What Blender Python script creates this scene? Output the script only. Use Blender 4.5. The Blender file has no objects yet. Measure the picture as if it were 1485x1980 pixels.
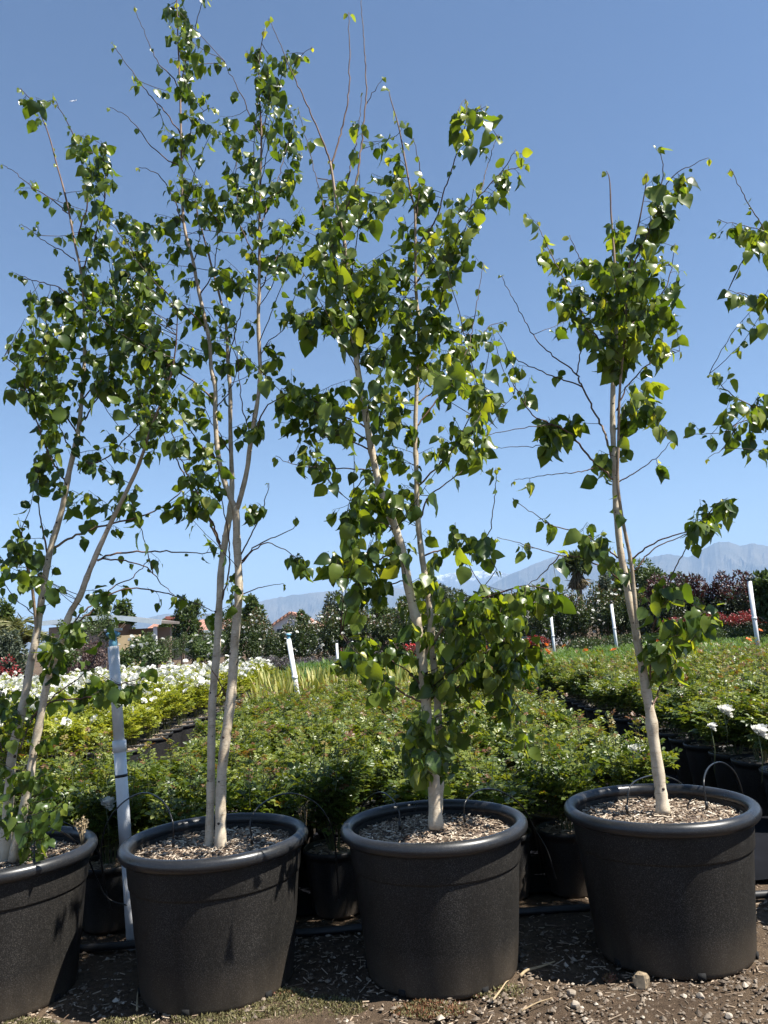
import bpy, math, random
import numpy as np
from mathutils import Vector, Matrix

SC = bpy.context.scene
COL = SC.collection
rad = math.radians

# ------------------------------------------------------------------ camera
F_PX, PITCH, ROLL, YAW, CAM_H = 1475.9, 0.1556, 0.0604, 0.0029, 1.2893
def cam_basis():
    f = np.array([math.sin(YAW)*math.cos(PITCH), math.cos(YAW)*math.cos(PITCH), math.sin(PITCH)])
    r0 = np.array([math.cos(YAW), -math.sin(YAW), 0.0]); u0 = np.cross(r0, f)
    c, s = math.cos(ROLL), math.sin(ROLL)
    return c*r0 - s*u0, s*r0 + c*u0, f
CR, CU, CF = cam_basis()
CP = np.array([0, 0, CAM_H])
cam_data = bpy.data.cameras.new('camera')
cam = bpy.data.objects.new('camera', cam_data); COL.objects.link(cam)
cam_data.sensor_fit = 'VERTICAL'; cam_data.sensor_height = 24.0; cam_data.sensor_width = 18.0
cam_data.lens = F_PX/1980*24.0
cam_data.clip_start = 0.05; cam_data.clip_end = 90000
cam.matrix_world = Matrix(((CR[0], CU[0], -CF[0], 0), (CR[1], CU[1], -CF[1], 0), (CR[2], CU[2], -CF[2], CAM_H), (0, 0, 0, 1)))
SC.camera = cam

# ------------------------------------------------------------------ sky and sun
SUN_EL, SUN_AZ = rad(57), rad(110)          # azimuth clockwise from +Y (the viewing direction)
world = bpy.data.worlds.new('World'); SC.world = world; world.use_nodes = True
wn = world.node_tree
sky = wn.nodes.new('ShaderNodeTexSky'); sky.sky_type = 'NISHITA'; sky.sun_disc = False
sky.sun_elevation = SUN_EL; sky.sun_rotation = SUN_AZ
sky.air_density = 1.0; sky.dust_density = 0.0; sky.ozone_density = 4.5; sky.altitude = 300
bg = wn.nodes['Background']; bg.inputs['Strength'].default_value = 0.055
wn.links.new(sky.outputs[0], bg.inputs[0])
sun_d = bpy.data.lights.new('sun', 'SUN'); sun_d.energy = 5.0; sun_d.angle = rad(0.53); sun_d.color = (1, .955, .88)
sun = bpy.data.objects.new('sun', sun_d); COL.objects.link(sun)
sv = Vector((math.sin(SUN_AZ)*math.cos(SUN_EL), math.cos(SUN_AZ)*math.cos(SUN_EL), math.sin(SUN_EL)))
sun.rotation_euler = (-sv).to_track_quat('-Z', 'Y').to_euler()
vs = SC.view_settings
vs.view_transform = 'Standard'; vs.look = 'None'; vs.gamma = 1; vs.exposure = 1.38; vs.use_curve_mapping = False
SC.cycles.max_bounces = 8; SC.cycles.transparent_max_bounces = 8; SC.cycles.volume_bounces = 0
SC.cycles.sample_clamp_indirect = 6

# ------------------------------------------------------------------ helpers: picture <-> place
def W(px, py, Y):
    d = CF*F_PX + CR*(px-742.5) - CU*(py-990)
    return CP + d*(Y/d[1])
def Gz(px, py, z):
    d = CF*F_PX + CR*(px-742.5) - CU*(py-990)
    return CP + d*((z-CAM_H)/d[2])
def pix(P):
    d = np.asarray(P, float) - CP; z = d@CF
    return 742.5 + F_PX*(d@CR)/z, 990 - F_PX*(d@CU)/z
def hy(px): return 1221 - (px-752)*math.tan(ROLL)
def XZ(px, py, Y):
    p = W(px, py, Y); return p[0], p[2]
def gz(x, y=0): return 0.0142*(max(-4, min(4, x))+0.74)*max(0, min(1, (9-y)/5))

# ------------------------------------------------------------------ materials
def new_mat(name):
    m = bpy.data.materials.new(name); m.use_nodes = True
    nt = m.node_tree; b = nt.nodes['Principled BSDF']
    return m, nt, b
def nd(nt, t, **kw):
    n = nt.nodes.new(t)
    for k, v in kw.items(): setattr(n, k, v)
    return n
def ramp(nt, fac, stops, interp='LINEAR'):
    r = nd(nt, 'ShaderNodeValToRGB'); r.color_ramp.interpolation = interp
    e = r.color_ramp.elements
    while len(e) < len(stops): e.new(0.5)
    for i, (p, c) in enumerate(stops): e[i].position = p; e[i].color = (*c, 1) if len(c) == 3 else c
    if fac is not None: nt.links.new(fac, r.inputs[0])
    return r
def coords(nt, scale=(1, 1, 1), kind='Object'):
    tc = nd(nt, 'ShaderNodeTexCoord'); mp = nd(nt, 'ShaderNodeMapping'); mp.inputs['Scale'].default_value = scale
    nt.links.new(tc.outputs[kind], mp.inputs[0]); return mp.outputs[0]
def noise(nt, vec, scale, detail=4, rough=.55):
    n = nd(nt, 'ShaderNodeTexNoise'); n.inputs['Scale'].default_value = scale
    n.inputs['Detail'].default_value = detail; n.inputs['Roughness'].default_value = rough
    if vec is not None: nt.links.new(vec, n.inputs['Vector'])
    return n
def mixc(nt, fac, a, b, mode='MIX'):
    m = nd(nt, 'ShaderNodeMix', data_type='RGBA', blend_type=mode)
    for sock, val in ((m.inputs[0], fac), (m.inputs[6], a), (m.inputs[7], b)):
        if hasattr(val, 'is_output'): nt.links.new(val, sock)
        elif isinstance(val, (int, float)): sock.default_value = val
        else: sock.default_value = (*val, 1)
    return m.outputs[2]
def bump(nt, b, height, strength, dist):
    n = nd(nt, 'ShaderNodeBump'); n.inputs['Strength'].default_value = strength; n.inputs['Distance'].default_value = dist
    nt.links.new(height, n.inputs['Height']); nt.links.new(n.outputs[0], b.inputs['Normal'])
def tint(nt):
    a = nd(nt, 'ShaderNodeAttribute'); a.attribute_name = 'tint'; return a.outputs['Fac']
def simple(name, col, rough=.6, var=.25, scale=8, spec=.5):
    m, nt, b = new_mat(name)
    n = noise(nt, coords(nt), scale)
    lo = tuple(c*(1-var) for c in col); hi = tuple(min(1, c*(1+var)) for c in col)
    r = ramp(nt, n.outputs[0], [(.3, lo), (.7, hi)])
    nt.links.new(r.outputs[0], b.inputs['Base Color'])
    b.inputs['Roughness'].default_value = rough; b.inputs['Specular IOR Level'].default_value = spec
    return m
def leaf_mat(name, stops, trans=.35, tcol=(1.7, 1.75, .55), rough=.38, spec=.5):
    m, nt, b = new_mat(name)
    r = ramp(nt, tint(nt), stops)
    nt.links.new(r.outputs[0], b.inputs['Base Color'])
    b.inputs['Roughness'].default_value = rough; b.inputs['Specular IOR Level'].default_value = spec
    tr = nd(nt, 'ShaderNodeBsdfTranslucent')
    nt.links.new(mixc(nt, 1.0, r.outputs[0], tcol, 'MULTIPLY'), tr.inputs[0])
    mx = nd(nt, 'ShaderNodeMixShader'); mx.inputs[0].default_value = trans
    nt.links.new(b.outputs[0], mx.inputs[1]); nt.links.new(tr.outputs[0], mx.inputs[2])
    nt.links.new(mx.outputs[0], nt.nodes['Material Output'].inputs[0])
    return m
def tint_mat(name, stops, rough=.7, spec=.3, bumps=None):
    m, nt, b = new_mat(name)
    r = ramp(nt, tint(nt), stops)
    n = noise(nt, coords(nt), 60)
    c = mixc(nt, 1.0, r.outputs[0], ramp(nt, n.outputs[0], [(.3, (.7, .7, .7)), (.7, (1.15, 1.15, 1.15))]).outputs[0], 'MULTIPLY')
    nt.links.new(c, b.inputs['Base Color'])
    b.inputs['Roughness'].default_value = rough; b.inputs['Specular IOR Level'].default_value = spec
    return m

M = {}
M['birch_leaf'] = leaf_mat('birch_leaf', [(0, (.026, .052, .013)), (.3, (.058, .10, .020)), (.7, (.155, .205, .034)), (1, (.31, .32, .055))], .46, (2.4, 2.15, .5), .33, .55)
M['rose_leaf'] = leaf_mat('rose_leaf', [(0, (.026, .048, .013)), (.45, (.075, .112, .022)), (.8, (.19, .215, .04)), (.88, (.2, .19, .045)), (.95, (.16, .085, .03)), (1, (.12, .05, .025))], .32, (1.9, 1.8, .55), .40, .5)
M['pale_rose_leaf'] = leaf_mat('pale_rose_leaf', [(0, (.085, .125, .017)), (.5, (.22, .25, .03)), (1, (.38, .37, .05))], .35, (1.6, 1.6, .5), .42)
M['blade'] = leaf_mat('blade', [(0, (.03, .065, .014)), (.5, (.065, .125, .025)), (1, (.13, .18, .035))], .3, (1.6, 1.7, .6), .42)
M['yellow_blade'] = leaf_mat('yellow_blade', [(0, (.12, .17, .035)), (.5, (.32, .33, .08)), (1, (.50, .45, .18))], .3, (1.5, 1.4, .6), .5)
M['dark_leaf'] = leaf_mat('dark_leaf', [(0, (.020, .038, .012)), (.6, (.056, .082, .024)), (.85, (.11, .13, .034)), (.93, (.11, .075, .035)), (1, (.10, .04, .03))], .22, (1.7, 1.7, .7), .38, .55)
M['purple_leaf'] = leaf_mat('purple_leaf', [(0, (.018, .03, .012)), (.55, (.04, .055, .02)), (.75, (.07, .035, .03)), (1, (.09, .022, .03))], .2, (1.7, 1.3, .9), .4)
M['red_leaf'] = leaf_mat('red_leaf', [(0, (.018, .03, .012)), (.55, (.04, .055, .02)), (.68, (.17, .03, .03)), (1, (.30, .035, .04))], .25, (1.7, 1.2, .9), .4)
M['tree_leaf'] = leaf_mat('tree_leaf', [(0, (.022, .042, .014)), (.6, (.06, .092, .026)), (1, (.13, .165, .04))], .22, (1.7, 1.7, .6), .5)
M['grey_leaf'] = leaf_mat('grey_leaf', [(0, (.035, .05, .03)), (.6, (.07, .088, .055)), (1, (.12, .14, .085))], .2, (1.5, 1.5, .9), .55)
M['palm_leaf'] = leaf_mat('palm_leaf', [(0, (.10, .075, .04)), (.3, (.14, .11, .055)), (.4, (.04, .06, .022)), (1, (.10, .13, .045))], .2, (1.5, 1.5, .7), .5)
M['feather_leaf'] = leaf_mat('feather_leaf', [(0, (.07, .085, .03)), (.6, (.16, .17, .06)), (1, (.27, .25, .10))], .3, (1.5, 1.4, .7), .5)
M['brown_leaf'] = leaf_mat('brown_leaf', [(0, (.05, .028, .03)), (.6, (.10, .062, .055)), (1, (.16, .11, .08))], .2, (1.4, 1.1, .9), .6)
M['salvia_leaf'] = leaf_mat('salvia_leaf', [(0, (.03, .045, .02)), (.55, (.07, .085, .04)), (.7, (.085, .07, .075)), (1, (.13, .11, .14))], .2, (1.4, 1.3, 1.0), .6)
M['moss'] = leaf_mat('moss', [(0, (.07, .06, .025)), (.5, (.14, .125, .05)), (.8, (.20, .18, .075)), (.9, (.18, .085, .04)), (1, (.16, .05, .03))], .15, (1.4, 1.3, .6), .7)
M['white_petal'] = leaf_mat('white_petal', [(0, (.70, .70, .62)), (.5, (.80, .80, .76)), (1, (.84, .83, .82))], .3, (1.0, 1.0, .97), .5)
M['orange_petal'] = leaf_mat('orange_petal', [(0, (.55, .10, .02)), (1, (.75, .22, .04))], .3, (1.2, 1.1, 1), .5)
M['red_petal'] = leaf_mat('red_petal', [(0, (.35, .015, .02)), (1, (.60, .04, .04))], .3, (1.2, 1, 1), .5)
M['cane'] = simple('cane', (.07, .085, .03), .6)
M['dry'] = tint_mat('dry', [(0, (.10, .065, .04)), (.5, (.26, .18, .10)), (1, (.42, .33, .20))], .8)
M['wood_bark'] = simple('wood_bark', (.12, .085, .06), .85, .4, 30)

def bark_material():
    m, nt, b = new_mat('birch_bark')
    t = tint(nt)
    base = ramp(nt, t, [(0, (.032, .022, .018)), (.14, (.065, .038, .029)), (.30, (.15, .085, .06)), (.48, (.34, .25, .17)), (.72, (.50, .415, .305)), (1, (.58, .495, .375))])
    n1 = noise(nt, coords(nt, (1, 1, 1)), 16, 5, .65)
    shade = ramp(nt, n1.outputs[0], [(.32, (.50, .45, .39)), (.52, (.95, .93, .9)), (.72, (1.12, 1.11, 1.08))])
    c = mixc(nt, .8, base.outputs[0], shade.outputs[0], 'MULTIPLY')
    n2 = noise(nt, coords(nt, (26, 26, 190)), 1.6, 2, .5)
    lent = ramp(nt, n2.outputs[0], [(.62, (1, 1, 1)), (.69, (.50, .42, .36))])
    c = mixc(nt, .75, c, lent.outputs[0], 'MULTIPLY')
    nt.links.new(c, b.inputs['Base Color'])
    b.inputs['Roughness'].default_value = .62; b.inputs['Specular IOR Level'].default_value = .35
    n3 = noise(nt, coords(nt, (1, 1, 4)), 90, 4, .6)
    bump(nt, b, n3.outputs[0], .5, .002)
    return m
M['bark'] = bark_material()
M['knot'] = simple('knot', (.055, .036, .026), .85, .4, 120)

def plastic(name, col, dust, r0=.40, r1=.58, spec=.36):
    m, nt, b = new_mat(name)
    v = coords(nt)
    sp = noise(nt, v, 300, 3, .7)
    spk = ramp(nt, sp.outputs[0], [(.50, (0, 0, 0)), (.68, (1, 1, 1))])
    big = noise(nt, coords(nt, (1, 1, .35)), 7, 5, .6)
    bigr = ramp(nt, big.outputs[0], [(.30, (.25, .25, .25)), (.75, (1, 1, 1))])
    sx = nd(nt, 'ShaderNodeSeparateXYZ'); nt.links.new(v, sx.inputs[0])
    low = nd(nt, 'ShaderNodeMapRange'); low.inputs[1].default_value = .0; low.inputs[2].default_value = .16
    low.inputs[3].default_value = .55; low.inputs[4].default_value = .0
    nt.links.new(sx.outputs[2], low.inputs[0])
    mul = nd(nt, 'ShaderNodeMath', operation='MULTIPLY'); nt.links.new(spk.outputs[0], mul.inputs[0]); nt.links.new(bigr.outputs[0], mul.inputs[1])
    mud = nd(nt, 'ShaderNodeMath', operation='MULTIPLY'); nt.links.new(low.outputs[0], mud.inputs[0]); nt.links.new(bigr.outputs[0], mud.inputs[1])
    # vertical rub marks
    st = noise(nt, coords(nt, (60, 60, 3)), 2.2, 3, .6)
    str_ = ramp(nt, st.outputs[0], [(.60, (0, 0, 0)), (.80, (.13, .13, .13))])
    add = nd(nt, 'ShaderNodeMath', operation='ADD'); nt.links.new(mul.outputs[0], add.inputs[0]); nt.links.new(str_.outputs[0], add.inputs[1])
    sc = nd(nt, 'ShaderNodeMath', operation='MULTIPLY'); sc.inputs[1].default_value = dust; nt.links.new(add.outputs[0], sc.inputs[0])
    c = mixc(nt, sc.outputs[0], col, (.19, .175, .155))
    c = mixc(nt, mud.outputs[0], c, (.13, .10, .07))
    nt.links.new(c, b.inputs['Base Color'])
    rr = ramp(nt, big.outputs[0], [(.3, (r0, r0, r0)), (.7, (r1, r1, r1))])
    nt.links.new(rr.outputs[0], b.inputs['Roughness'])
    b.inputs['Specular IOR Level'].default_value = spec
    bump(nt, b, sp.outputs[0], .12, .001)
    return m
M['tub'] = plastic('tub_plastic', (.0115, .0108, .0100), .5, .44, .62, .2)
M['rim'] = plastic('rim_plastic', (.012, .013, .015), .30, .26, .42, .5)
M['nursery_pot'] = plastic('pot_plastic', (.010, .010, .011), .5)
M['hole'] = simple('hole_dark', (.004, .004, .004), .9, .1)
M['tube'] = simple('drip_tube', (.012, .012, .012), .35, .2, 20)
M['hose'] = simple('supply_pipe', (.014, .014, .015), .5, .3, 20)
M['pvc'] = simple('pvc', (.68, .69, .70), .38, .08, 14)
M['pvc_blue'] = simple('sprinkler_blue', (.12, .30, .42), .4, .1)
M['pvc_dark'] = simple('sprinkler_dark', (.03, .035, .04), .4, .1)

def soil_material():
    m, nt, b = new_mat('ground_soil')
    v = coords(nt)
    n1 = noise(nt, v, .9, 6, .6); n2 = noise(nt, v, 38, 6, .7); n3 = noise(nt, v, 240, 3, .6)
    a = ramp(nt, n1.outputs[0], [(.35, (.060, .042, .030)), (.62, (.135, .098, .066))])
    c = mixc(nt, .85, a.outputs[0], ramp(nt, n2.outputs[0], [(.3, (.5, .48, .46)), (.72, (1.45, 1.42, 1.35))]).outputs[0], 'MULTIPLY')
    c = mixc(nt, .5, c, ramp(nt, n3.outputs[0], [(.35, (.6, .6, .6)), (.7, (1.5, 1.5, 1.5))]).outputs[0], 'MULTIPLY')
    nt.links.new(c, b.inputs['Base Color']); b.inputs['Roughness'].default_value = .92; b.inputs['Specular IOR Level'].default_value = .15
    ad = nd(nt, 'ShaderNodeMath', operation='ADD'); nt.links.new(n2.outputs[0], ad.inputs[0]); nt.links.new(n3.outputs[0], ad.inputs[1])
    bump(nt, b, ad.outputs[0], .9, .012)
    return m
M['soil'] = soil_material()
M['chip'] = tint_mat('chip', [(0, (.05, .034, .024)), (.25, (.15, .10, .066)), (.5, (.31, .235, .165)), (.8, (.47, .385, .29)), (1, (.62, .55, .45))], .85)
M['bed'] = simple('mulch_bed', (.075, .052, .038), .95, .5, 90)
M['pebble'] = tint_mat('pebble', [(0, (.09, .068, .05)), (.45, (.20, .16, .12)), (.8, (.42, .36, .29)), (1, (.62, .56, .48))], .85)
M['rock'] = simple('rock_stone', (.27, .205, .13), .9, .5, 34)
M['potsoil'] = simple('potting_soil', (.06, .042, .03), .95, .6, 60)

# ------------------------------------------------------------------ mesh building
class MB:
    def __init__(s): s.v = []; s.f = []; s.t = []; s.m = []; s.n = 0
    def add(s, v, faces, t=0.5, mat=0):
        v = np.asarray(v, float).reshape(-1, 3)
        s.v.append(v); s.t.append(np.broadcast_to(np.asarray(t, float), (len(v),)).copy())
        for f in faces:
            f = np.asarray(f, int)
            if len(f): s.f.append(f + s.n); s.m.append(np.full(len(f), mat))
        s.n += len(v)
    def mesh(s, name, mats, smooth=True, off=(0, 0, 0)):
        me = bpy.data.meshes.new(name)
        v = np.concatenate(s.v) - np.asarray(off)
        me.vertices.add(len(v)); me.vertices.foreach_set('co', v.ravel())
        tot = sum(f.size for f in s.f); npoly = sum(len(f) for f in s.f)
        me.loops.add(tot); me.polygons.add(npoly)
        me.loops.foreach_set('vertex_index', np.concatenate([f.ravel() for f in s.f]).astype(np.int32))
        sizes = np.concatenate([np.full(len(f), f.shape[1]) for f in s.f])
        st = np.concatenate([[0], np.cumsum(sizes)[:-1]])
        me.polygons.foreach_set('loop_start', st.astype(np.int32))
        me.polygons.foreach_set('material_index', np.concatenate(s.m).astype(np.int32))
        me.polygons.foreach_set('use_smooth', np.full(npoly, bool(smooth)))
        a = me.attributes.new('tint', 'FLOAT', 'POINT'); a.data.foreach_set('value', np.concatenate(s.t).astype(np.float32))
        for mm in (mats if isinstance(mats, (list, tuple)) else [mats]): me.materials.append(mm)
        me.update(calc_edges=True)
        return me
    def obj(s, name, mats, parent=None, smooth=True, off=(0, 0, 0), loc=None, kind=None):
        return link(name, s.mesh(name, mats, smooth, off), parent, loc, kind)
def link(name, me, parent=None, loc=None, kind=None):
    o = bpy.data.objects.new(name, me); COL.objects.link(o)
    if parent is not None: o.parent = parent
    if loc is not None: o.location = loc
    if kind: o['kind'] = kind
    return o
def tag(o, label, cat, group=None, kind=None):
    o['label'] = label; o['category'] = cat
    if group: o['group'] = group
    if kind: o['kind'] = kind
    return o
def empty(name, loc, label, cat, group=None):
    o = bpy.data.objects.new(name, None); COL.objects.link(o); o.location = loc; o.empty_display_size = .1
    return tag(o, label, cat, group)

def frames(P):
    P = np.asarray(P, float); T = np.gradient(P, axis=0); T /= np.linalg.norm(T, axis=1)[:, None]+1e-12
    a = np.array([1., 0, 0]) if abs(T[0][0]) < .8 else np.array([0, 1., 0])
    n = a - T[0]*(a@T[0]); n /= np.linalg.norm(n); N = [n]
    for i in range(1, len(P)):
        n = N[-1] - T[i]*(N[-1]@T[i]); n /= np.linalg.norm(n)+1e-12; N.append(n)
    N = np.array(N); return T, N, np.cross(T, N)
def tube(mb, P, R, sides=6, t=.5, mat=0, cap=True, lump=None):
    P = np.asarray(P, float); n = len(P); R = np.broadcast_to(np.asarray(R, float), (n,))
    T, N, B = frames(P); a = np.linspace(0, 2*np.pi, sides, endpoint=False)
    rr = R[:, None]*np.ones((1, sides))
    if lump is not None: rr = rr*lump
    V = P[:, None, :] + rr[..., None]*(np.cos(a)[None, :, None]*N[:, None, :] + np.sin(a)[None, :, None]*B[:, None, :])
    i = np.arange(n-1)[:, None]*sides; j = np.arange(sides)[None, :]; k = (j+1) % sides
    q = np.stack([i+j, i+k, i+sides+k, i+sides+j], -1).reshape(-1, 4)
    tt = np.repeat(np.broadcast_to(np.asarray(t, float), (n,)), sides)
    fs = [q]
    if cap and sides <= 64: fs += [np.arange(sides)[::-1][None], (np.arange(sides)+(n-1)*sides)[None]]
    mb.add(V.reshape(-1, 3), fs, tt, mat)
def catmull(P, step):
    P = np.asarray(P, float)
    if len(P) == 2:
        n = max(2, int(np.linalg.norm(P[1, :3]-P[0, :3])/step)+1); s = np.linspace(0, 1, n)[:, None]; return P[0]*(1-s)+P[1]*s
    Q = np.vstack([2*P[0]-P[1], P, 2*P[-1]-P[-2]]); out = []
    for i in range(1, len(Q)-2):
        n = max(2, int(np.linalg.norm((Q[i+1]-Q[i])[:3])/step)+1)
        t = np.linspace(0, 1, n, endpoint=False)[:, None]
        out.append(.5*((2*Q[i]) + (-Q[i-1]+Q[i+1])*t + (2*Q[i-1]-5*Q[i]+4*Q[i+1]-Q[i+2])*t*t + (-Q[i-1]+3*Q[i]-3*Q[i+1]+Q[i+2])*t**3))
    return np.vstack(out+[P[-1][None]])
def lathe(mb, prof, seg=48, c=(0, 0, 0), t=.5, mat=0, wob=None):
    prof = np.asarray(prof, float); n = len(prof); a = np.linspace(0, 2*np.pi, seg, endpoint=False)
    w = np.ones(seg) if wob is None else wob(a)
    V = np.stack([prof[:, 0][:, None]*(np.cos(a)*w)[None], prof[:, 0][:, None]*(np.sin(a)*w)[None], prof[:, 1][:, None]+0*a[None]], -1) + np.asarray(c)
    i = np.arange(n-1)[:, None]*seg; j = np.arange(seg)[None]; k = (j+1) % seg
    mb.add(V.reshape(-1, 3), [np.stack([i+j, i+k, i+seg+k, i+seg+j], -1).reshape(-1, 4)], t, mat)
BOXF = np.array([[0, 3, 2, 1], [4, 5, 6, 7], [0, 1, 5, 4], [1, 2, 6, 5], [2, 3, 7, 6], [3, 0, 4, 7]])
def box(mb, lo, hi, t=.5, mat=0):
    (a, b, c), (d, e, f) = lo, hi
    mb.add([[a, b, c], [d, b, c], [d, e, c], [a, e, c], [a, b, f], [d, b, f], [d, e, f], [a, e, f]], [BOXF], t, mat)
def rand_dirs(rng, n):
    v = rng.normal(size=(n, 3)); return v/np.linalg.norm(v, axis=1)[:, None]
def cloud(mb, P, A, Nn, L, Wd, t, fold=.15, mat=0):
    """many small folded leaves: P base points, A tip axis, Nn rough normal, L length, Wd width"""
    n = len(P); A = A/np.linalg.norm(A, axis=1)[:, None]
    S = np.cross(A, Nn); S /= np.linalg.norm(S, axis=1)[:, None]+1e-9; U = np.cross(S, A)
    L = np.broadcast_to(L, (n,))[:, None]; Wd = np.broadcast_to(Wd, (n,))[:, None]
    m = P + A*L*.45
    V = np.stack([P, m + S*Wd*.5 + U*Wd*fold, P + A*L - U*L*.08, m - S*Wd*.5 + U*Wd*fold, ], 1)
    i = np.arange(n)[:, None]*4
    mb.add(V.reshape(-1, 3), [np.concatenate([i+[0, 1, 2], i+[0, 2, 3]])], np.repeat(np.broadcast_to(t, (n,)), 4), mat)

# ------------------------------------------------------------------ birch leaf shapes
def leaf_template(rng, wide, curl, fold, wave):
    ts = np.array([0, .09, .2, .32, .44, .56, .68, .8, .9, 1.0])
    wd = np.array([.07, .25, .365, .415, .405, .355, .275, .18, .085, .0])*wide
    V = []; n = len(ts); ph = rng.uniform(0, 6)
    for i, (t, w) in enumerate(zip(ts, wd)):
        z = -curl*t*t; y = t - .12*curl*t*t
        jag = .014*(1 if i % 2 else -1) if 0 < i < n-1 else 0
        V.append([0, y, z])
        for s in (-1, 1):
            ww = w + jag + rng.uniform(-.012, .012)
            V.append([s*ww*math.cos(fold), y - (.03 if i % 2 else -.012), z + ww*math.sin(fold) + wave*math.sin(ph+t*7+s)*ww])
    Fq = []
    for i in range(n-1):
        a, b = 3*i, 3*i+3
        Fq += [[a, b, b+1, a+1], [a+2, b+2, b, a]]
    V = np.array(V); V[:, 1] += .30                      # petiole comes first
    k = len(V)
    P = np.array([[-.012, 0, .0], [.012, 0, .0], [.012, .31, .0], [-.012, .31, .0], [0, 0, .02], [0, .31, .02]])
    V = np.vstack([V, P]); Fq += [[k, k+1, k+2, k+3], [k, k+4, k+5, k+3], [k+1, k+4, k+5, k+2]]
    return V, np.array(Fq)
rngL = np.random.default_rng(5)
LEAVES = []
for i in range(12):
    V, Fq = leaf_template(rngL, rngL.uniform(.84, 1.04), rngL.uniform(-.05, .5), rngL.uniform(.05, .55), rngL.uniform(.05, .28))
    tt = [.12, .22, .3, .38, .45, .5, .25, .6, .68, .4, .8, .97][i]
    mb = MB(); mb.add(V, [Fq], tt)
    LEAVES.append((V, Fq, mb.mesh('leaf', M['birch_leaf']), tt))

# ------------------------------------------------------------------ ground
def ground():
    xs = np.concatenate([[-24000, -6000, -1500, -400, -100, -40, -20, -12, -8], np.arange(-6, 6.01, .1), [8, 12, 20, 40, 100, 400, 1500, 6000, 24000]])
    ys = np.concatenate([[-24000, -6000, -1000, -100, -20, -5, 0, 1, 2], np.arange(2.4, 5.0, .06), [5.5, 6, 7, 8, 9, 12, 16, 20, 40, 100, 400, 1500, 6000, 24000]])
    X, Y = np.meshgrid(xs, ys); r = np.random.default_rng(1)
    Z = np.vectorize(gz)(X, Y)
    near = (abs(X) < 6) & (Y > 2.3) & (Y < 5)
    Z = Z + near*(.010*np.sin(X*5.1+1.3*Y)*np.sin(Y*7.3+.7*X) + r.normal(0, .0035, X.shape)) - .004
    ny, nx = X.shape; i = np.arange(ny-1)[:, None]*nx + np.arange(nx-1)[None]
    mb = MB(); mb.add(np.stack([X, Y, Z], -1).reshape(-1, 3), [np.stack([i, i+1, i+nx+1, i+nx], -1).reshape(-1, 4)])
    o = mb.obj('ground', M['soil']); o['kind'] = 'structure'
ground()

def weed_cloth():
    xs = np.linspace(-14, 14, 57); ys = np.concatenate([np.arange(3.80, 9.3, .25), [10, 12, 16, 21.5]])
    X, Y = np.meshgrid(xs, ys); Z = np.vectorize(gz)(X, Y) + .018 + .004*np.sin(X*7+Y*3)
    Y = Y + (Y < 3.81)*.04*np.sin(X*3.1)
    ny, nx = X.shape; i = np.arange(ny-1)[:, None]*nx + np.arange(nx-1)[None]
    mb = MB(); mb.add(np.stack([X, Y, Z], -1).reshape(-1, 3), [np.stack([i, i+1, i+nx+1, i+nx], -1).reshape(-1, 4)])
    o = mb.obj('weed_cloth', simple('weed_cloth', (.006, .0065, .009), .95, .5, 3, .1)); o['kind'] = 'structure'
weed_cloth()

# ------------------------------------------------------------------ big tubs
POTS = [(-1.605, 3.215, -.010), (-.7398, 3.195, 0), (.1292, 3.1741, .0108), (1.0251, 3.1718, .0252), (2.13, 3.18, .039)]
WHO = ['birch with two splayed stems and leaves round its foot', 'tall birch with a stem forked in a Y',
       'bushy birch leafed almost down to the mulch', 'slim single-trunk birch with a thin brown side stem',
       'birch next in line past the slim single-trunk one']
TUB_LABEL = ['large black plastic tub of the birch with two splayed stems', 'large black plastic tub of the birch with a Y-forked stem',
             'large black plastic tub of the bushy birch leafed almost to the mulch', 'large black plastic tub of the slim single-trunk birch',
             'large black plastic tub next in line past the slim single-trunk birch']
MULCH_Z = .474
def make_tub(i, c, seed):
    r = random.Random(seed); e = empty('plant_tub', c, TUB_LABEL[i], 'plant pot', 'large black tubs in a row')
    ph = r.uniform(0, 6)
    wob = lambda a: 1 + .006*np.sin(2*a+ph) + .003*np.sin(5*a+ph*2)
    mb = MB()
    lathe(mb, [(.0, .006), (.276, .006), (.284, .0), (.289, .006), (.2915, .02), (.301, .12), (.311, .22), (.3205, .32), (.3265, .385), (.3265, .388),
               (.3315, .3905), (.3325, .395), (.338, .465), (.339, .488)], 72, wob=wob)
    lathe(mb, [(.326, .50), (.322, .47), (.318, .45), (.0, .45)], 72, wob=wob)
    body = mb.obj('tub_wall', M['tub'], e); body.rotation_euler.z = r.uniform(0, 6)
    mb = MB()
    k = np.linspace(-.42*math.pi, 1.28*math.pi, 15)
    prof = [(.339, .4835)] + [(.3455 + .0245*math.cos(x), .5115 + .026*math.sin(x)) for x in k] + [(.327, .495), (.325, .47)]
    lathe(mb, prof, 72, wob=wob)
    rim = mb.obj('rim', M['rim'], e); rim.rotation_euler.z = body.rotation_euler.z
    mb = MB(); box(mb, (-.013, -.004, 0), (.013, .004, .022))
    hm = mb.mesh('drain_hole', M['hole'])
    off = {1: -100, 2: -63, 3: -92}.get(i, -80)
    for q in range(6):
        a = rad(off + 60*q); o = link('drain_hole', hm, e)
        o.location = (.2925*math.cos(a), .2925*math.sin(a), .004); o.rotation_euler.z = a + math.pi/2
    return e
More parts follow.
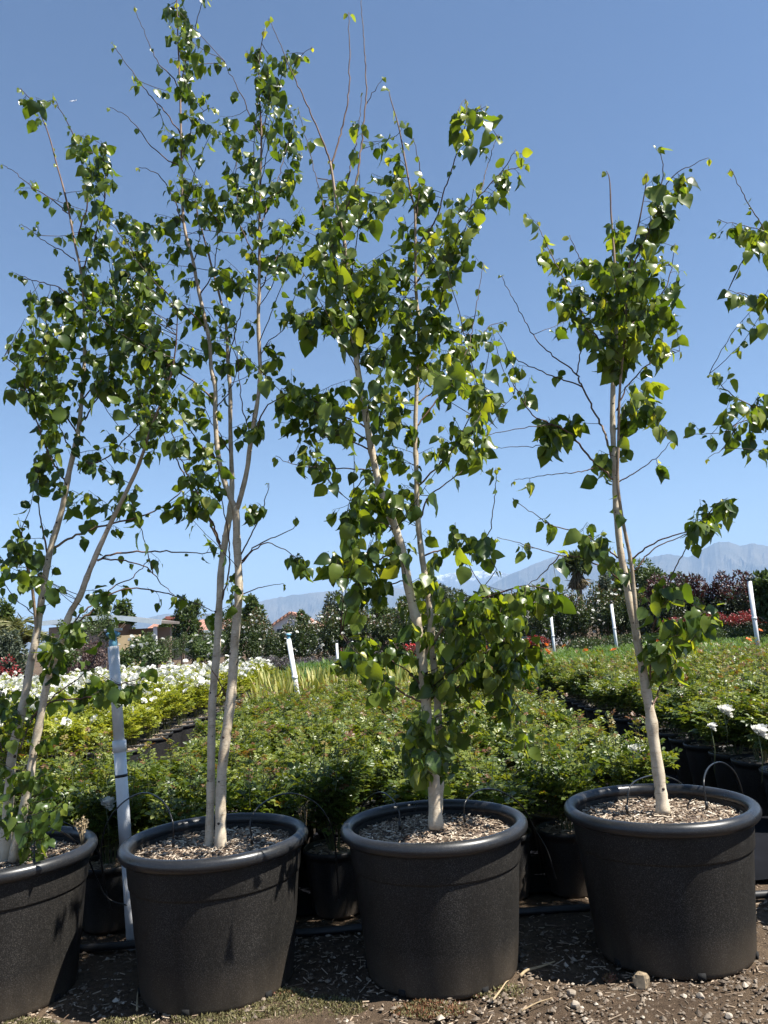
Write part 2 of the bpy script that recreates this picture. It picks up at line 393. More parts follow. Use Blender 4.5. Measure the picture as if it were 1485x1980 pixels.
def make_mulch_mesh(seed):
    rg = np.random.default_rng(seed); mb = MB()
    rr = np.linspace(0, .322, 14); a = np.linspace(0, 2*np.pi, 40, endpoint=False)
    V = [[0, 0, .012]]
    for q in rr[1:]:
        for x in a: V.append([q*math.cos(x), q*math.sin(x), .012*(1-q/.32) + rg.normal(0, .003)])
    Fq = []; T = [[0, 1+j, 1+(j+1) % 40] for j in range(40)]
    for i in range(12):
        b = 1+i*40
        for j in range(40): Fq.append([b+j, b+40+j, b+40+(j+1) % 40, b+(j+1) % 40])
    mb.add(V, [np.array(Fq), np.array(T)], .2, 1)
    n = 2600; q = .316*np.sqrt(rg.uniform(0, 1, n)); th = rg.uniform(0, 2*np.pi, n)
    chips(mb, rg, np.stack([q*np.cos(th), q*np.sin(th), .012*(1-q/.32)+rg.uniform(.0, .012, n)], -1), (.008, .036), (.0025, .0075), .0016, tl=(.05, 1))
    return mb.mesh('wood_chip_mulch', [M['chip'], M['bed']], False)
def chips(mb, rg, P, Lr, Wr, th, tilt=.45, tl=(0, 1)):
    n = len(P); yaw = rg.uniform(0, 2*np.pi, n)
    A = np.stack([np.cos(yaw), np.sin(yaw), rg.normal(0, tilt*.5, n)], -1); A /= np.linalg.norm(A, axis=1)[:, None]
    U = np.stack([rg.normal(0, tilt, n), rg.normal(0, tilt, n), np.ones(n)], -1)
    S = np.cross(A, U); S /= np.linalg.norm(S, axis=1)[:, None]; U = np.cross(S, A)
    L = (rg.uniform(0, 1, n)**1.7*(Lr[1]-Lr[0])+Lr[0])[:, None]*.5; Wd = rg.uniform(*Wr, n)[:, None]*.5
    tw = rg.uniform(.5, 1, (n, 1))
    c = lambda a, s, u: P + A*L*a + S*Wd*s*(tw if a > 0 else 1) + U*th*u
    V = np.stack([c(-1, -1, -.5), c(1, -1, -.5), c(1, 1, -.5), c(-1, 1, -.5), c(-1, -1, .5), c(1, -1, .5), c(1, 1, .5), c(-1, 1, .5)], 1)
    i = np.arange(n)[:, None, None]*8
    mb.add(V.reshape(-1, 3), [(BOXF[None]+i).reshape(-1, 4)], np.repeat(rg.uniform(*tl, n)**1.0, 8))
MUL = [make_mulch_mesh(11), make_mulch_mesh(12)]
for i, c in enumerate(POTS):
    make_tub(i, c, 20+i)
    o = link('wood_chip_mulch', MUL[i % 2], None, (c[0], c[1], c[2]+MULCH_Z)); o.rotation_euler.z = i*1.3
    tag(o, 'wood chip mulch round the foot of the '+WHO[i], 'mulch', 'mulch in the tubs', 'stuff')

# ------------------------------------------------------------------ birch trees
class Tree:
    def __init__(s, idx, seed, label, size, tbias):
        s.c = np.array(POTS[idx]); s.rg = np.random.default_rng(seed); s.rn = random.Random(seed)
        s.Y0 = s.c[1]; s.size = size; s.tb = tbias
        s.e = empty('birch_tree', tuple(s.c), label, 'tree', 'birch trees in black tubs')
        s.stems = []; s.sk = []; s.twigs = MB(); s.leaves = []; s.knots = []
    def skel(s): return np.vstack(s.sk)
    def stem(s, pts, dy0=0, dy1=0, snap=False, leaf=0, name='trunk'):
        p = np.array([(x, y, w) for x, y, w in pts], float); n = len(p)
        u = np.linspace(0, 1, n); Y = s.Y0 + dy0 + (dy1-dy0)*u**1.3
        if snap: Y = s.near_y(p[0, :2]) + dy1*u
        Pw = np.array([W(x, y, yy) for (x, y, _), yy in zip(p, Y)])
        if not snap: Pw[0] -= (Pw[1]-Pw[0])*.15
        R = p[:, 2]*.5*Pw[:, 1]/F_PX
        Q = catmull(np.column_stack([Pw, R]), .025)
        s._draw(Q, name, leaf, 10 if R[0] > .006 else 7)
        return Q
    def _draw(s, Q, name, leaf, sides):
        P, R = Q[:, :3].copy(), np.maximum(Q[:, 3], .0007)
        if R[0] < .006:
            P[1:] += s.rg.normal(0, .0022, P[1:].shape)
        else:
            P[2:] += np.cumsum(s.rg.normal(0, .0006, P[2:].shape), 0)*.6
        lump = None
        if R[0] > .006:
            lump = 1 + s.rg.normal(0, .03, (len(P), sides)); R = R*(1+.05*np.sin(np.arange(len(P))*.9+s.rn.random()*6))
            for k in s.rn.sample(range(4, len(P)-2), max(1, len(P)//11)): R[k] *= 1.14
        mb = MB(); tube(mb, P, R, sides, np.clip(R/.0125, 0, 1), lump=lump)
        mb.obj(name, M['bark'], s.e, off=s.c)
        s.sk.append(np.column_stack([P, R, np.linspace(0, 1, len(P))]))
        if leaf: s.leaf_line(P, leaf)
        if R[0] > .0085:
            kb = MB()
            for k in range(5, int(len(P)*.7), 7):
                if s.rn.random() < .8:
                    a = s.rn.uniform(-2.6, -.5); d = np.array([math.cos(a), math.sin(a), .15])
                    kk = s.rn.uniform(.25, .42)*R[k]; base = P[k] + d*R[k]*.82
                    m2 = MB(); lathe(m2, [(0, 1), (.55, .82), (.95, .2), (1.15, -.6)], 8)
                    V = np.vstack(m2.v)*kk; M3 = np.array(Vector(d).to_track_quat('Z', 'Y').to_matrix())
                    mm = MB(); mm.add((V*[1, 1, .9])@M3.T + base, m2.f); mm.obj('knot', M['knot'], s.e, off=s.c)
    def near_y(s, q):
        sk = s.skel(); d = sk[:, :3]-CP; z = d@CF
        x = 742.5+F_PX*(d@CR)/z; y = 990-F_PX*(d@CU)/z
        return sk[np.argmin((x-q[0])**2+(y-q[1])**2), 1]
    def branch(s, w0, w1, leaf, pts, dy=None):
        p = np.array(pts, float); n = len(p)
        L = np.sum(np.linalg.norm(np.diff(p, axis=0), axis=1))*s.Y0/F_PX
        if dy is None: dy = s.rn.uniform(-.55, .5)*L
        Y = s.near_y(p[0]) + dy*np.linspace(0, 1, n)
        Pw = np.array([W(x, y, yy) for (x, y), yy in zip(p, Y)])
        R = np.linspace(w0, w1, n)*.5*Pw[:, 1]/F_PX
        s._draw(catmull(np.column_stack([Pw, R]), .022), 'branch', leaf, 6)
    def add_leaf(s, p, twdir, scale, young=0):
        rg = s.rg
        out = rg.normal(size=3); out -= twdir*(out@twdir); out /= np.linalg.norm(out)+1e-9
        a = out*rg.uniform(.3, .9) + twdir*rg.uniform(0, .5) + np.array([0, 0, -1])*rg.uniform(.5, 1.5)
        a /= np.linalg.norm(a)
        nrm = rg.normal(size=3)*.8 + np.array([.25, -.35, .55]); nrm -= a*(nrm@a); nrm /= np.linalg.norm(nrm)+1e-9
        side = np.cross(a, nrm); sc = s.size*scale*np.clip(rg.lognormal(0, .26), .5, 1.7)
        R3 = np.stack([side, a, nrm], 1)*sc
        if young: v = s.rn.choice([7, 8, 10, 10, 11])
        else: v = s.rn.choice([0, 0, 1, 1, 2, 2, 3, 3, 4, 5, 6, 7, 9] + ([7, 8, 8, 10] if s.tb else []))
        s.leaves.append((p, R3, v, sc))
    def leaf_line(s, P, dens, start=.18, young=True):
        """leaves and short side twigs along a line; dens = leaves per 10 cm"""
        n = len(P); T = np.gradient(P, axis=0); T /= np.linalg.norm(T, axis=1)[:, None]+1e-9
        seg = np.linalg.norm(np.diff(P, axis=0), axis=1)
        for i in range(int(n*start), n-1):
            e = 1.25*dens*seg[i]/.1
            k = int(e) + (s.rg.random() < e-int(e))
            u = i/n
            for _ in range(k):
                if s.rg.random() < .42:
                    L = s.rg.uniform(.03, .10); d = s.rg.normal(size=3); d -= T[i]*(d@T[i]); d /= np.linalg.norm(d)
                    d = d*.8 + T[i]*.5 + np.array([0, 0, .1]); s.twig(P[i], P[i]+d*L, 3, .0008)
                else: s.add_leaf(P[i], T[i], s.rg.uniform(.75, 1.1)*(1-.35*u), u > .86)
        for _ in range(2): s.add_leaf(P[-1], T[-1], .5, 1)
    def twig(s, a, b, nleaf, r=.0011):
        a = np.asarray(a); b = np.asarray(b); L = np.linalg.norm(b-a); m = (a+b)/2 + s.rg.normal(size=3)*L*.08 + np.array([0, 0, -.06*L])
        t = np.linspace(0, 1, max(4, int(L/.04)+2))[:, None]; P = (1-t)**2*a + 2*t*(1-t)*m + t*t*b
        P[1:-1] += s.rg.normal(0, .0015, P[1:-1].shape)
        tube(s.twigs, P, np.linspace(r*1.3, r*.7, len(P)), 4, np.linspace(.12, .05, len(P)), cap=False)
        T = np.gradient(P, axis=0); T /= np.linalg.norm(T, axis=1)[:, None]+1e-9
        for k in range(nleaf):
            u = 1 - (k/nleaf)*.72 if nleaf > 1 else 1
            i = min(len(P)-1, int(u*(len(P)-1)+.5)); f = u*(len(P)-1); i0 = min(int(f), len(P)-2)
            p = P[i0] + (P[i0+1]-P[i0])*(f-i0)
            s.add_leaf(p, T[i], s.rg.uniform(.8, 1.15)*(.62 if k == 0 else 1), k == 0 and s.rg.random() < .55)
    def blob(s, px, py, rx, ry, n, leaves=6, depth=.2):
        for _ in range(int(n*1.3+.5)):
            while True:
                a, b = s.rg.uniform(-1, 1, 2)
                if a*a+b*b < 1: break
            x, y = px+a*rx, py+b*ry
            sk = s.skel(); t = W(x, y, s.Y0)
            d0 = np.linalg.norm((sk[:, :3]-t)*[1, .35, 1], axis=1) + .25*np.maximum(0, sk[:, 2]-t[2]+.03) - .10*np.minimum(.8, sk[:, 4])
            near = sk[np.argmin(d0)]
            Y = .55*near[1] + .45*s.Y0 + s.rg.normal(0, depth)
            t = W(x, y, Y)
            hd = np.linalg.norm(sk[:, :2]-t[:2], axis=1)
            d = np.linalg.norm(sk[:, :3]-t, axis=1) + .5*np.maximum(0, .5*hd-(t[2]-sk[:, 2])) - .05*np.minimum(.8, sk[:, 4])
            src = sk[np.argmin(d), :3]
            L = np.linalg.norm(t-src)
            if L > .5: src = t + (src-t)*(.5/L)*1.0 if L > .8 else src
            s.twig(src, t, leaves + s.rg.integers(-1, 3), min(.0022, .0009+.0016*L))
    def finish(s):
        if s.twigs.n: s.twigs.obj('twigs', M['bark'], s.e, off=s.c, kind='stuff')
        cam_d = [np.linalg.norm(p-CP) for p, *_ in s.leaves]
        inview = []
        for (p, R3, v, sc), dd in zip(s.leaves, cam_d):
            x, y = pix(p); inview.append(-20 < x < 1505 and -20 < y < 1990)
        order = sorted(range(len(s.leaves)), key=lambda i: -(s.leaves[i][3]/cam_d[i])*(1 if inview[i] else .01))
        single = set(order[:300])
        mb = MB()
        for i, (p, R3, v, sc) in enumerate(s.leaves):
            if i in single: continue
            V, Fq, me, tt = LEAVES[v]; mb.add(V@R3.T + p, [Fq], np.clip(tt + s.rg.normal(0, .07), 0, 1))
        if mb.n == 0: mb.add(LEAVES[0][0]@s.leaves[0][1].T+s.leaves[0][0], [LEAVES[0][1]])
        crown = mb.obj('crown', M['birch_leaf'], s.e, off=s.c, kind='stuff')
        for i in sorted(single):
            p, R3, v, sc = s.leaves[i]
            o = bpy.data.objects.new('leaf', LEAVES[v][2]); COL.objects.link(o); o.parent = crown
            m = Matrix.Identity(4)
            for a in range(3):
                for b in range(3): m[a][b] = R3[a][b]
                m[a][3] = p[a]-s.c[a]
            o.matrix_local = m
        print(s.e['label'], 'leaves', len(s.leaves))

def tree1():
    t = Tree(0, 101, 'birch with two slender stems splayed in a V and leaves round its foot', .046, 0)
    t.stem([(6, 1668, 23), (10, 1630, 21), (18, 1541, 18), (25, 1453, 17), (48, 1352, 15.5), (59, 1291, 14.5), (73, 1226, 13.5), (83, 1160, 13), (97, 1074, 12), (121, 993, 11), (139, 909, 10.5),
            (156, 832, 9.5), (162, 775, 8), (168, 702, 7), (169, 656, 6), (164, 545, 5), (149, 470, 4.4), (134, 394, 3.8), (116, 328, 3.2), (98, 263, 2.6), (76, 212, 2), (43, 174, 1.4)], 0, .15, leaf=.8)
    t.stem([(27, 1660, 20), (32, 1630, 18), (43, 1579, 16.5), (54, 1524, 16), (66, 1448, 15), (83, 1365, 14), (93, 1314, 13.5), (119, 1238, 13), (136, 1188, 12), (157, 1152, 11.5), (174, 1107, 11), (206, 1034, 9.5),
            (238, 969, 8.5), (263, 917, 7.5), (279, 876, 6.5), (295, 828, 5.5), (319, 767, 4.5), (335, 715, 3.6), (343, 660, 2.8), (346, 600, 1.8)], -.03, -.22, leaf=.5)
    t.stem([(72, 1235, 7), (67, 1175, 6), (61, 1127, 5), (50, 1085, 4), (42, 1050, 2.5), (44, 1018, 1.5)], 0, -.15, True, leaf=2.6)
    B = t.branch
    B(4, 1.4, .1, [(91, 1070), (82, 1020), (75, 973), (71, 913)])
    B(5, 1.6, .5, [(107, 1058), (133, 1042), (186, 1020), (242, 1006), (299, 989), (347, 953), (362, 925)])
    B(4.5, 1.5, .5, [(188, 1084), (226, 1070), (299, 1066), (360, 1068), (420, 1070)])
    B(3.5, 1.3, .8, [(198, 1080), (250, 1086), (283, 1098), (307, 1123), (335, 1151)])
    B(4, 1.4, .8, [(119, 1238), (178, 1180), (226, 1143), (283, 1139), (335, 1151), (388, 1171), (420, 1187)])
    B(4, 1.6, 1.0, [(110, 1255), (150, 1195), (190, 1160), (232, 1128), (265, 1110), (290, 1080)])
    B(4.5, 1.6, .8, [(38, 1448), (56, 1402), (83, 1365), (121, 1332), (152, 1312), (175, 1290)])
    B(4, 1.5, 1.4, [(61, 1387), (93, 1360), (140, 1352), (177, 1347), (215, 1327), (250, 1318), (290, 1305)])
    B(4, 1.5, 1.4, [(129, 929), (97, 884), (69, 811), (57, 783), (40, 720), (10, 690)])
    B(3.6, 1.4, 1.4, [(149, 838), (115, 783), (101, 751), (85, 690)])
    B(3, 1.3, 1.0, [(141, 874), (117, 828), (115, 780)])
    B(3.4, 1.4, 1.2, [(160, 779), (174, 755), (202, 731), (240, 690), (262, 640)])
    B(3.4, 1.4, 1.4, [(164, 812), (198, 751), (215, 700), (222, 640)])
    B(3.2, 1.4, 1.0, [(149, 900), (202, 888), (242, 848), (290, 800), (310, 770)])
    B(2.8, 1.1, 1.0, [(134, 414), (100, 385), (66, 364), (30, 335), (5, 318)])
    B(2.6, 1.1, .8, [(146, 505), (120, 485), (91, 470), (60, 445), (43, 434)])
    B(3, 1.2, 1.8, [(166, 600), (120, 560), (85, 548), (60, 540), (30, 528)])
    B(3.4, 1.2, 1.2, [(151, 454), (170, 379), (146, 273), (120, 220), (101, 182)])
    B(3.2, 1.2, 1.6, [(160, 520), (190, 440), (205, 360), (200, 310), (205, 285)])
    B(3.2, 1.2, 1.8, [(166, 640), (200, 590), (240, 560), (270, 520), (285, 470)])
    B(3, 1.4, 1.4, [(20, 1500), (5, 1450), (-15, 1400), (-30, 1350)])
    B(3, 1.4, 1.4, [(30, 1435), (10, 1400), (-5, 1370), (5, 1330)])
    b = t.blob
    for a in [(190, 330, 35, 55, 9), (205, 430, 50, 60, 12), (225, 520, 60, 60, 14), (190, 600, 70, 50, 12), (85, 580, 50, 40, 9), (70, 650, 60, 45, 11), (110, 720, 80, 50, 15),
              (55, 745, 45, 45, 9), (215, 690, 60, 50, 12), (270, 620, 50, 50, 9), (85, 830, 30, 45, 7), (90, 900, 30, 40, 6), (155, 560, 40, 60, 7), (180, 860, 45, 40, 6), (165, 950, 30, 25, 4),
              (240, 950, 35, 30, 5), (260, 740, 50, 60, 10), (290, 830, 40, 40, 6), (60, 190, 15, 20, 2), (140, 280, 20, 30, 3), (30, 1070, 35, 40, 7), (55, 1110, 25, 35, 4), (130, 1210, 40, 25, 4), (215, 1150, 25, 12, 3)]: b(*a)
    for a in [(15, 1400, 30, 60, 9), (30, 1340, 35, 30, 5), (105, 1270, 40, 40, 6), (170, 1325, 40, 25, 5), (245, 1320, 35, 25, 5), (95, 1415, 18, 14, 2), (40, 1560, 35, 50, 6), (100, 1500, 14, 35, 3), (75, 1610, 35, 35, 6), (20, 1480, 30, 40, 5), (105, 1545, 15, 30, 2)]: b(*a, 5, .12)
    t.finish()
def tree2():
    t = Tree(1, 202, 'tall birch with two bare pale lower stems, one forking in a Y', .044, 0)
    t.stem([(403, 1638, 17), (405, 1600, 15.5), (408, 1497, 15), (410, 1364, 15), (420, 1242, 14.5), (424, 1162, 13.5), (431, 1070, 13), (444, 993, 11.5), (448, 933, 9.5), (445, 850, 8.5), (444, 771, 8),
            (440, 690, 7), (437, 630, 6), (427, 581, 5), (405, 500, 4), (389, 444, 3), (378, 395, 2)], .02, .25, leaf=.3)
    t.stem([(427, 1640, 24), (426, 1600, 20), (430, 1485, 19), (448, 1343, 18.5), (456, 1242, 17), (464, 1141, 16), (460, 1060, 15), (458, 1000, 14.5), (455, 978, 14)], 0, 0)
    t.stem([(456, 985, 12), (440, 949, 11), (424, 892, 10), (416, 812, 9), (416, 751, 8.5), (408, 711, 8), (404, 656, 7.5), (386, 570, 7), (374, 505, 6.5), (356, 429, 6), (351, 328, 5.2), (349, 202, 4.2), (346, 101, 3.2), (343, 0, 2.2), (340, -60, 1.4)], 0, .05, True, leaf=.7)
    t.stem([(457, 985, 12), (465, 963, 10.5), (477, 913, 9.5), (487, 844, 9), (499, 771, 8.5), (503, 711, 8), (500, 631, 7.2), (502, 530, 6.4), (502, 404, 5.4), (505, 252, 4), (500, 160, 3), (503, 101, 2.2), (512, 55, 1.4)], 0, -.1, True, leaf=.7)
    B = t.branch
    B(3, 1.2, .9, [(348, 258), (318, 215), (283, 177), (250, 130), (217, 86)])
    B(2.6, 1.1, .9, [(343, 167), (325, 140), (303, 116), (280, 65), (258, 10)])
    B(2.8, 1.1, .9, [(348, 323), (320, 305), (293, 283), (265, 245), (242, 222), (212, 207)])
    B(2.6, 1.1, 1.6, [(350, 160), (362, 110), (374, 66), (389, 10), (398, -20)])
    B(2.6, 1.1, 1.2, [(351, 310), (362, 275), (374, 242), (395, 215), (414, 207)])
    B(2.8, 1.1, .9, [(353, 430), (335, 385), (313, 343), (290, 330), (268, 323)])
    B(3.6, 1.3, 1.2, [(404, 640), (365, 600), (328, 570), (283, 525), (242, 465), (212, 429)])
    B(4.2, 1.4, 1.0, [(412, 771), (364, 731), (315, 698), (279, 662), (240, 620)])
    B(4.5, 1.5, .6, [(427, 1060), (405, 1010), (384, 973), (347, 900), (315, 840), (283, 783)])
    B(3.6, 1.3, .7, [(426, 1050), (405, 1000), (375, 940), (345, 880), (330, 830), (300, 770)])
    B(3.4, 1.3, .8, [(425, 890), (395, 868), (360, 820), (335, 775), (320, 720)])
    B(3.4, 1.3, .8, [(489, 848), (513, 791), (537, 771), (566, 755)])
    B(3, 1.2, .1, [(465, 1074), (485, 1035), (505, 993), (515, 960), (521, 933)])
    B(3, 1.0, .05, [(468, 1085), (497, 1054), (533, 1038), (566, 1022), (575, 1000)])
    B(3, 1.1, .3, [(466, 1090), (490, 1065), (517, 1050), (550, 1062), (572, 1080), (585, 1095)])
    B(2.6, 1.0, .05, [(462, 1150), (490, 1140), (520, 1132), (548, 1128)])
    B(3.4, 1.2, .15, [(430, 1160), (445, 1080), (437, 1010), (428, 960), (420, 900)])
    B(3, 1.2, .1, [(412, 1355), (432, 1330), (450, 1300), (465, 1270)])
    B(2.8, 1.0, .05, [(446, 1365), (425, 1320), (405, 1290), (385, 1270)])
    B(3, 1.2, 1.0, [(503, 565), (518, 530), (530, 505), (548, 470), (560, 440)])
    B(3, 1.2, 1.0, [(503, 440), (518, 395), (535, 353), (555, 283), (570, 240)])
    B(2.8, 1.1, 1.0, [(505, 262), (485, 227), (465, 180), (444, 141), (435, 120)])
    B(2.8, 1.1, 1.4, [(502, 520), (480, 470), (462, 420), (457, 323), (465, 270)])
    B(2.4, 1.1, 1.0, [(505, 250), (525, 200), (545, 150), (580, 110), (605, 90)])
    B(2.8, 1.1, .7, [(374, 505), (385, 460), (380, 400), (372, 350)])
    B(2.8, 1.1, .7, [(386, 570), (410, 530), (420, 470), (430, 410)])
    B(2.8, 1.1, .3, [(440, 700), (455, 640), (470, 580), (478, 520)])
    B(2.8, 1.1, .2, [(487, 850), (470, 790), (462, 730), (458, 670)])
    B(2.6, 1.0, .3, [(501, 690), (520, 660), (545, 640), (565, 600)])
    B(2.6, 1.0, .3, [(416, 790), (440, 760), (458, 720), (470, 660)])
    B(2.6, 1.0, .3, [(446, 880), (425, 840), (400, 800), (388, 750)])
    b = t.blob
    for a in [(348, 30, 32, 38, 8), (368, 100, 28, 40, 7), (365, 175, 30, 40, 6), (360, 260, 40, 30, 5), (370, 350, 30, 40, 5), (445, 245, 35, 40, 6), (505, 110, 25, 35, 5), (545, 140, 40, 40, 7), (525, 220, 50, 45, 8),
              (470, 320, 45, 50, 8), (545, 310, 40, 60, 8), (430, 390, 50, 50, 8), (490, 430, 55, 50, 9), (560, 400, 30, 60, 6), (330, 400, 40, 40, 4), (300, 460, 50, 40, 6), (260, 520, 55, 50, 9), (320, 560, 50, 40, 7), (290, 610, 60, 40, 9),
              (450, 510, 45, 40, 7), (540, 500, 40, 40, 6), (350, 650, 60, 40, 9), (420, 610, 40, 40, 5), (300, 690, 60, 40, 9), (345, 740, 60, 40, 8), (310, 800, 45, 50, 7), (375, 830, 50, 50, 7), (390, 890, 30, 40, 5),
              (350, 975, 45, 35, 7), (395, 930, 30, 30, 4), (480, 975, 20, 12, 2), (455, 700, 40, 40, 4), (520, 690, 25, 40, 3), (500, 820, 40, 30, 3), (455, 1115, 25, 25, 2), (575, 1085, 18, 18, 3)]: b(*a)
    t.finish()
def tree3():
    t = Tree(2, 303, 'bushy birch with twin close stems, leafed almost down to the mulch', .054, 1)
    t.stem([(843, 1597, 29), (842, 1570, 25), (838, 1497, 22), (828, 1404, 20), (820, 1315, 19), (816, 1263, 18.5), (808, 1202, 18), (797, 1162, 17), (785, 1101, 17), (776, 1055, 16), (759, 1007, 15), (741, 963, 14), (726, 907, 13.5), (715, 844, 13),
            (706, 793, 12), (696, 741, 11.5), (689, 689, 11), (683, 640, 10), (672, 505, 8), (662, 436, 7), (650, 380, 6), (640, 315, 5)], 0, -.05, leaf=.5)
    t.stem([(848, 1560, 16), (851, 1485, 15), (849, 1404, 14), (844, 1323, 13.5), (838, 1263, 13), (832, 1182, 12), (822, 1113, 11.5), (812, 1040, 11), (807, 970, 10), (805, 900, 9.5), (804, 859, 9), (805, 785, 8.5), (809, 693, 8), (811, 637, 7.5),
            (805, 566, 6.5), (804, 485, 5.5), (803, 404, 4.8), (797, 384, 4.5), (783, 307, 3.5), (771, 242, 2.8), (757, 195, 2.2), (753, 174, 1.5)], .05, .2, leaf=.7)
    t.stem([(640, 318, 4.2), (654, 275, 3.6), (672, 194, 3), (676, 105, 2.4), (674, 24, 1.5)], 0, .05, True, leaf=.15)
    t.stem([(640, 318, 4.2), (625, 275, 3.6), (593, 202, 3), (569, 150, 2.5), (553, 113, 2), (520, 36, 1.4)], 0, -.1, True, leaf=.5)
    t.stem([(662, 420, 4.5), (690, 343, 4), (702, 251, 3.4), (708, 162, 2.8), (702, 61, 2), (698, 0, 1.5), (697, -35, 1.2)], 0, .1, True, leaf=.3)
    B = t.branch
    B(3, 1.3, .3, [(670, 360), (683, 300), (694, 251), (699, 178)])
    B(2, 1, .3, [(708, 202), (725, 175), (742, 150)])
    B(4.2, 1.4, 1.2, [(806, 545), (835, 505), (864, 461), (908, 404), (936, 368), (977, 323), (997, 289)])
    B(2.4, 1.2, .8, [(928, 376), (936, 345), (944, 315), (963, 259)])
    B(2.2, 1.1, 1.2, [(973, 331), (995, 325), (1017, 320)])
    B(3.6, 1.2, 1.0, [(804, 480), (843, 424), (864, 356), (888, 283), (904, 222), (900, 190)])
    B(2, 1, 1.0, [(904, 230), (922, 214), (940, 206)])
    B(3, 1.2, 1.2, [(805, 420), (811, 370), (811, 323), (799, 267)])
    B(3.6, 1.3, 1.0, [(811, 660), (830, 625), (847, 598), (864, 537), (876, 493)])
    B(3.4, 1.2, .9, [(808, 780), (860, 740), (900, 687), (920, 598), (934, 509)])
    B(3.2, 1.2, 1.0, [(850, 745), (904, 679), (930, 650), (948, 630), (972, 622)])
    B(4, 1.4, .8, [(684, 667), (641, 642), (610, 625), (575, 615), (557, 617)])
    B(3.4, 1.2, 1.0, [(674, 525), (650, 470), (633, 424), (609, 335), (577, 210)])
    B(4, 1.4, 1.3, [(706, 826), (680, 812), (659, 802), (604, 774), (570, 756), (545, 750)])
    B(3.6, 1.4, 1.2, [(711, 852), (678, 830), (648, 815), (610, 800)])
    B(3.6, 1.4, 1.4, [(715, 870), (685, 856), (650, 840), (620, 850)])
    B(3.2, 1.1, .2, [(722, 910), (689, 907), (626, 904), (574, 900), (533, 881)])
    B(4, 1.4, .8, [(806, 941), (833, 915), (870, 874), (893, 837), (911, 800), (926, 778)])
    B(3.6, 1.3, .7, [(811, 1010), (830, 959), (870, 930), (900, 904), (915, 880)])
    B(3.6, 1.3, .7, [(805, 825), (848, 770), (885, 722), (907, 693), (930, 660)])
    B(2.4, 1, .3, [(878, 866), (905, 853), (930, 841), (965, 800), (993, 763)])
    B(4, 1.3, .8, [(812, 1078), (856, 1063), (911, 1059), (941, 1044), (956, 970), (959, 904)])
    B(6, 1.8, 1.6, [(818, 1272), (854, 1218), (890, 1185), (927, 1162), (970, 1145), (1016, 1133), (1070, 1140)])
    B(5, 1.7, 1.8, [(843, 1325), (874, 1283), (905, 1270), (935, 1263), (980, 1268), (1016, 1283), (1030, 1300)])
    B(4, 1.5, 1.5, [(842, 1345), (880, 1330), (920, 1310), (960, 1320), (990, 1350), (1010, 1380)])
    B(4, 1.5, 1.5, [(832, 1200), (870, 1170), (920, 1150), (960, 1100)])
    B(4.5, 1.5, 1.2, [(822, 1362), (773, 1335), (733, 1299), (700, 1265), (676, 1242), (660, 1225)])
    B(3.4, 1.3, 1.2, [(820, 1330), (790, 1300), (750, 1270), (720, 1235), (690, 1200)])
    B(4, 1.4, 1.3, [(778, 1063), (750, 1075), (720, 1085), (680, 1088), (650, 1090), (618, 1092)])
    B(3.4, 1.3, 1.4, [(770, 1030), (735, 1010), (700, 1000), (665, 1010)])
    B(3.4, 1.3, 1.4, [(790, 1120), (750, 1130), (715, 1120), (690, 1130)])
    B(3, 1.2, 1.4, [(726, 912), (700, 930), (680, 960), (670, 1000)])
    b = t.blob
    for a in [(690, 275, 30, 40, 2), (655, 390, 45, 45, 7), (700, 370, 40, 45, 7), (595, 450, 50, 50, 8), (640, 500, 45, 45, 7), (620, 560, 55, 45, 9), (600, 610, 55, 35, 7), (690, 560, 45, 60, 9), (660, 620, 50, 50, 8), (740, 530, 45, 55, 9), (760, 600, 55, 55, 10), (720, 660, 50, 45, 8),
              (830, 590, 45, 60, 8), (870, 640, 50, 50, 8), (850, 700, 45, 40, 7), (790, 690, 50, 40, 9), (760, 740, 40, 40, 6), (700, 760, 35, 40, 4), (590, 760, 50, 40, 8), (640, 800, 50, 45, 8), (620, 850, 45, 40, 7), (560, 800, 30, 40, 4),
              (780, 480, 45, 45, 6), (830, 460, 40, 40, 6), (790, 380, 40, 45, 6), (870, 480, 35, 35, 4), (890, 250, 20, 35, 3), (925, 220, 15, 20, 2), (950, 365, 35, 35, 5), (985, 330, 20, 25, 2), (760, 300, 15, 50, 3), (870, 400, 25, 25, 3),
              (920, 855, 35, 35, 6), (885, 820, 40, 25, 4), (860, 850, 30, 25, 3), (905, 730, 30, 30, 4), (930, 760, 30, 30, 3), (950, 630, 20, 15, 2), (740, 870, 25, 40, 4), (760, 830, 30, 40, 4), (745, 940, 40, 40, 7), (700, 960, 35, 40, 7), (700, 1030, 40, 40, 8), (745, 1060, 35, 40, 6), (680, 1080, 45, 30, 6), (720, 1140, 35, 30, 6),
              (800, 1150, 30, 30, 3), (870, 1020, 50, 25, 4), (925, 1040, 35, 25, 4), (840, 1100, 30, 40, 4)]: b(*a)
    for a in [(900, 1180, 55, 35, 12), (970, 1165, 55, 35, 11), (1030, 1150, 45, 28, 7), (880, 1240, 55, 40, 11), (950, 1225, 55, 40, 12), (1000, 1215, 50, 40, 9), (930, 1285, 60, 35, 12), (990, 1290, 40, 35, 7), (870, 1310, 45, 40, 8), (720, 1260, 45, 45, 9), (680, 1265, 35, 35, 5), (755, 1310, 45, 35, 6), (790, 1225, 35, 40, 5),
              (820, 1390, 55, 35, 9), (880, 1380, 40, 35, 6), (800, 1440, 35, 35, 6), (850, 1450, 30, 35, 6), (770, 1460, 20, 25, 2), (960, 1350, 50, 25, 4), (1010, 1410, 20, 40, 3)]: b(*a, 6, .16)
    t.finish()
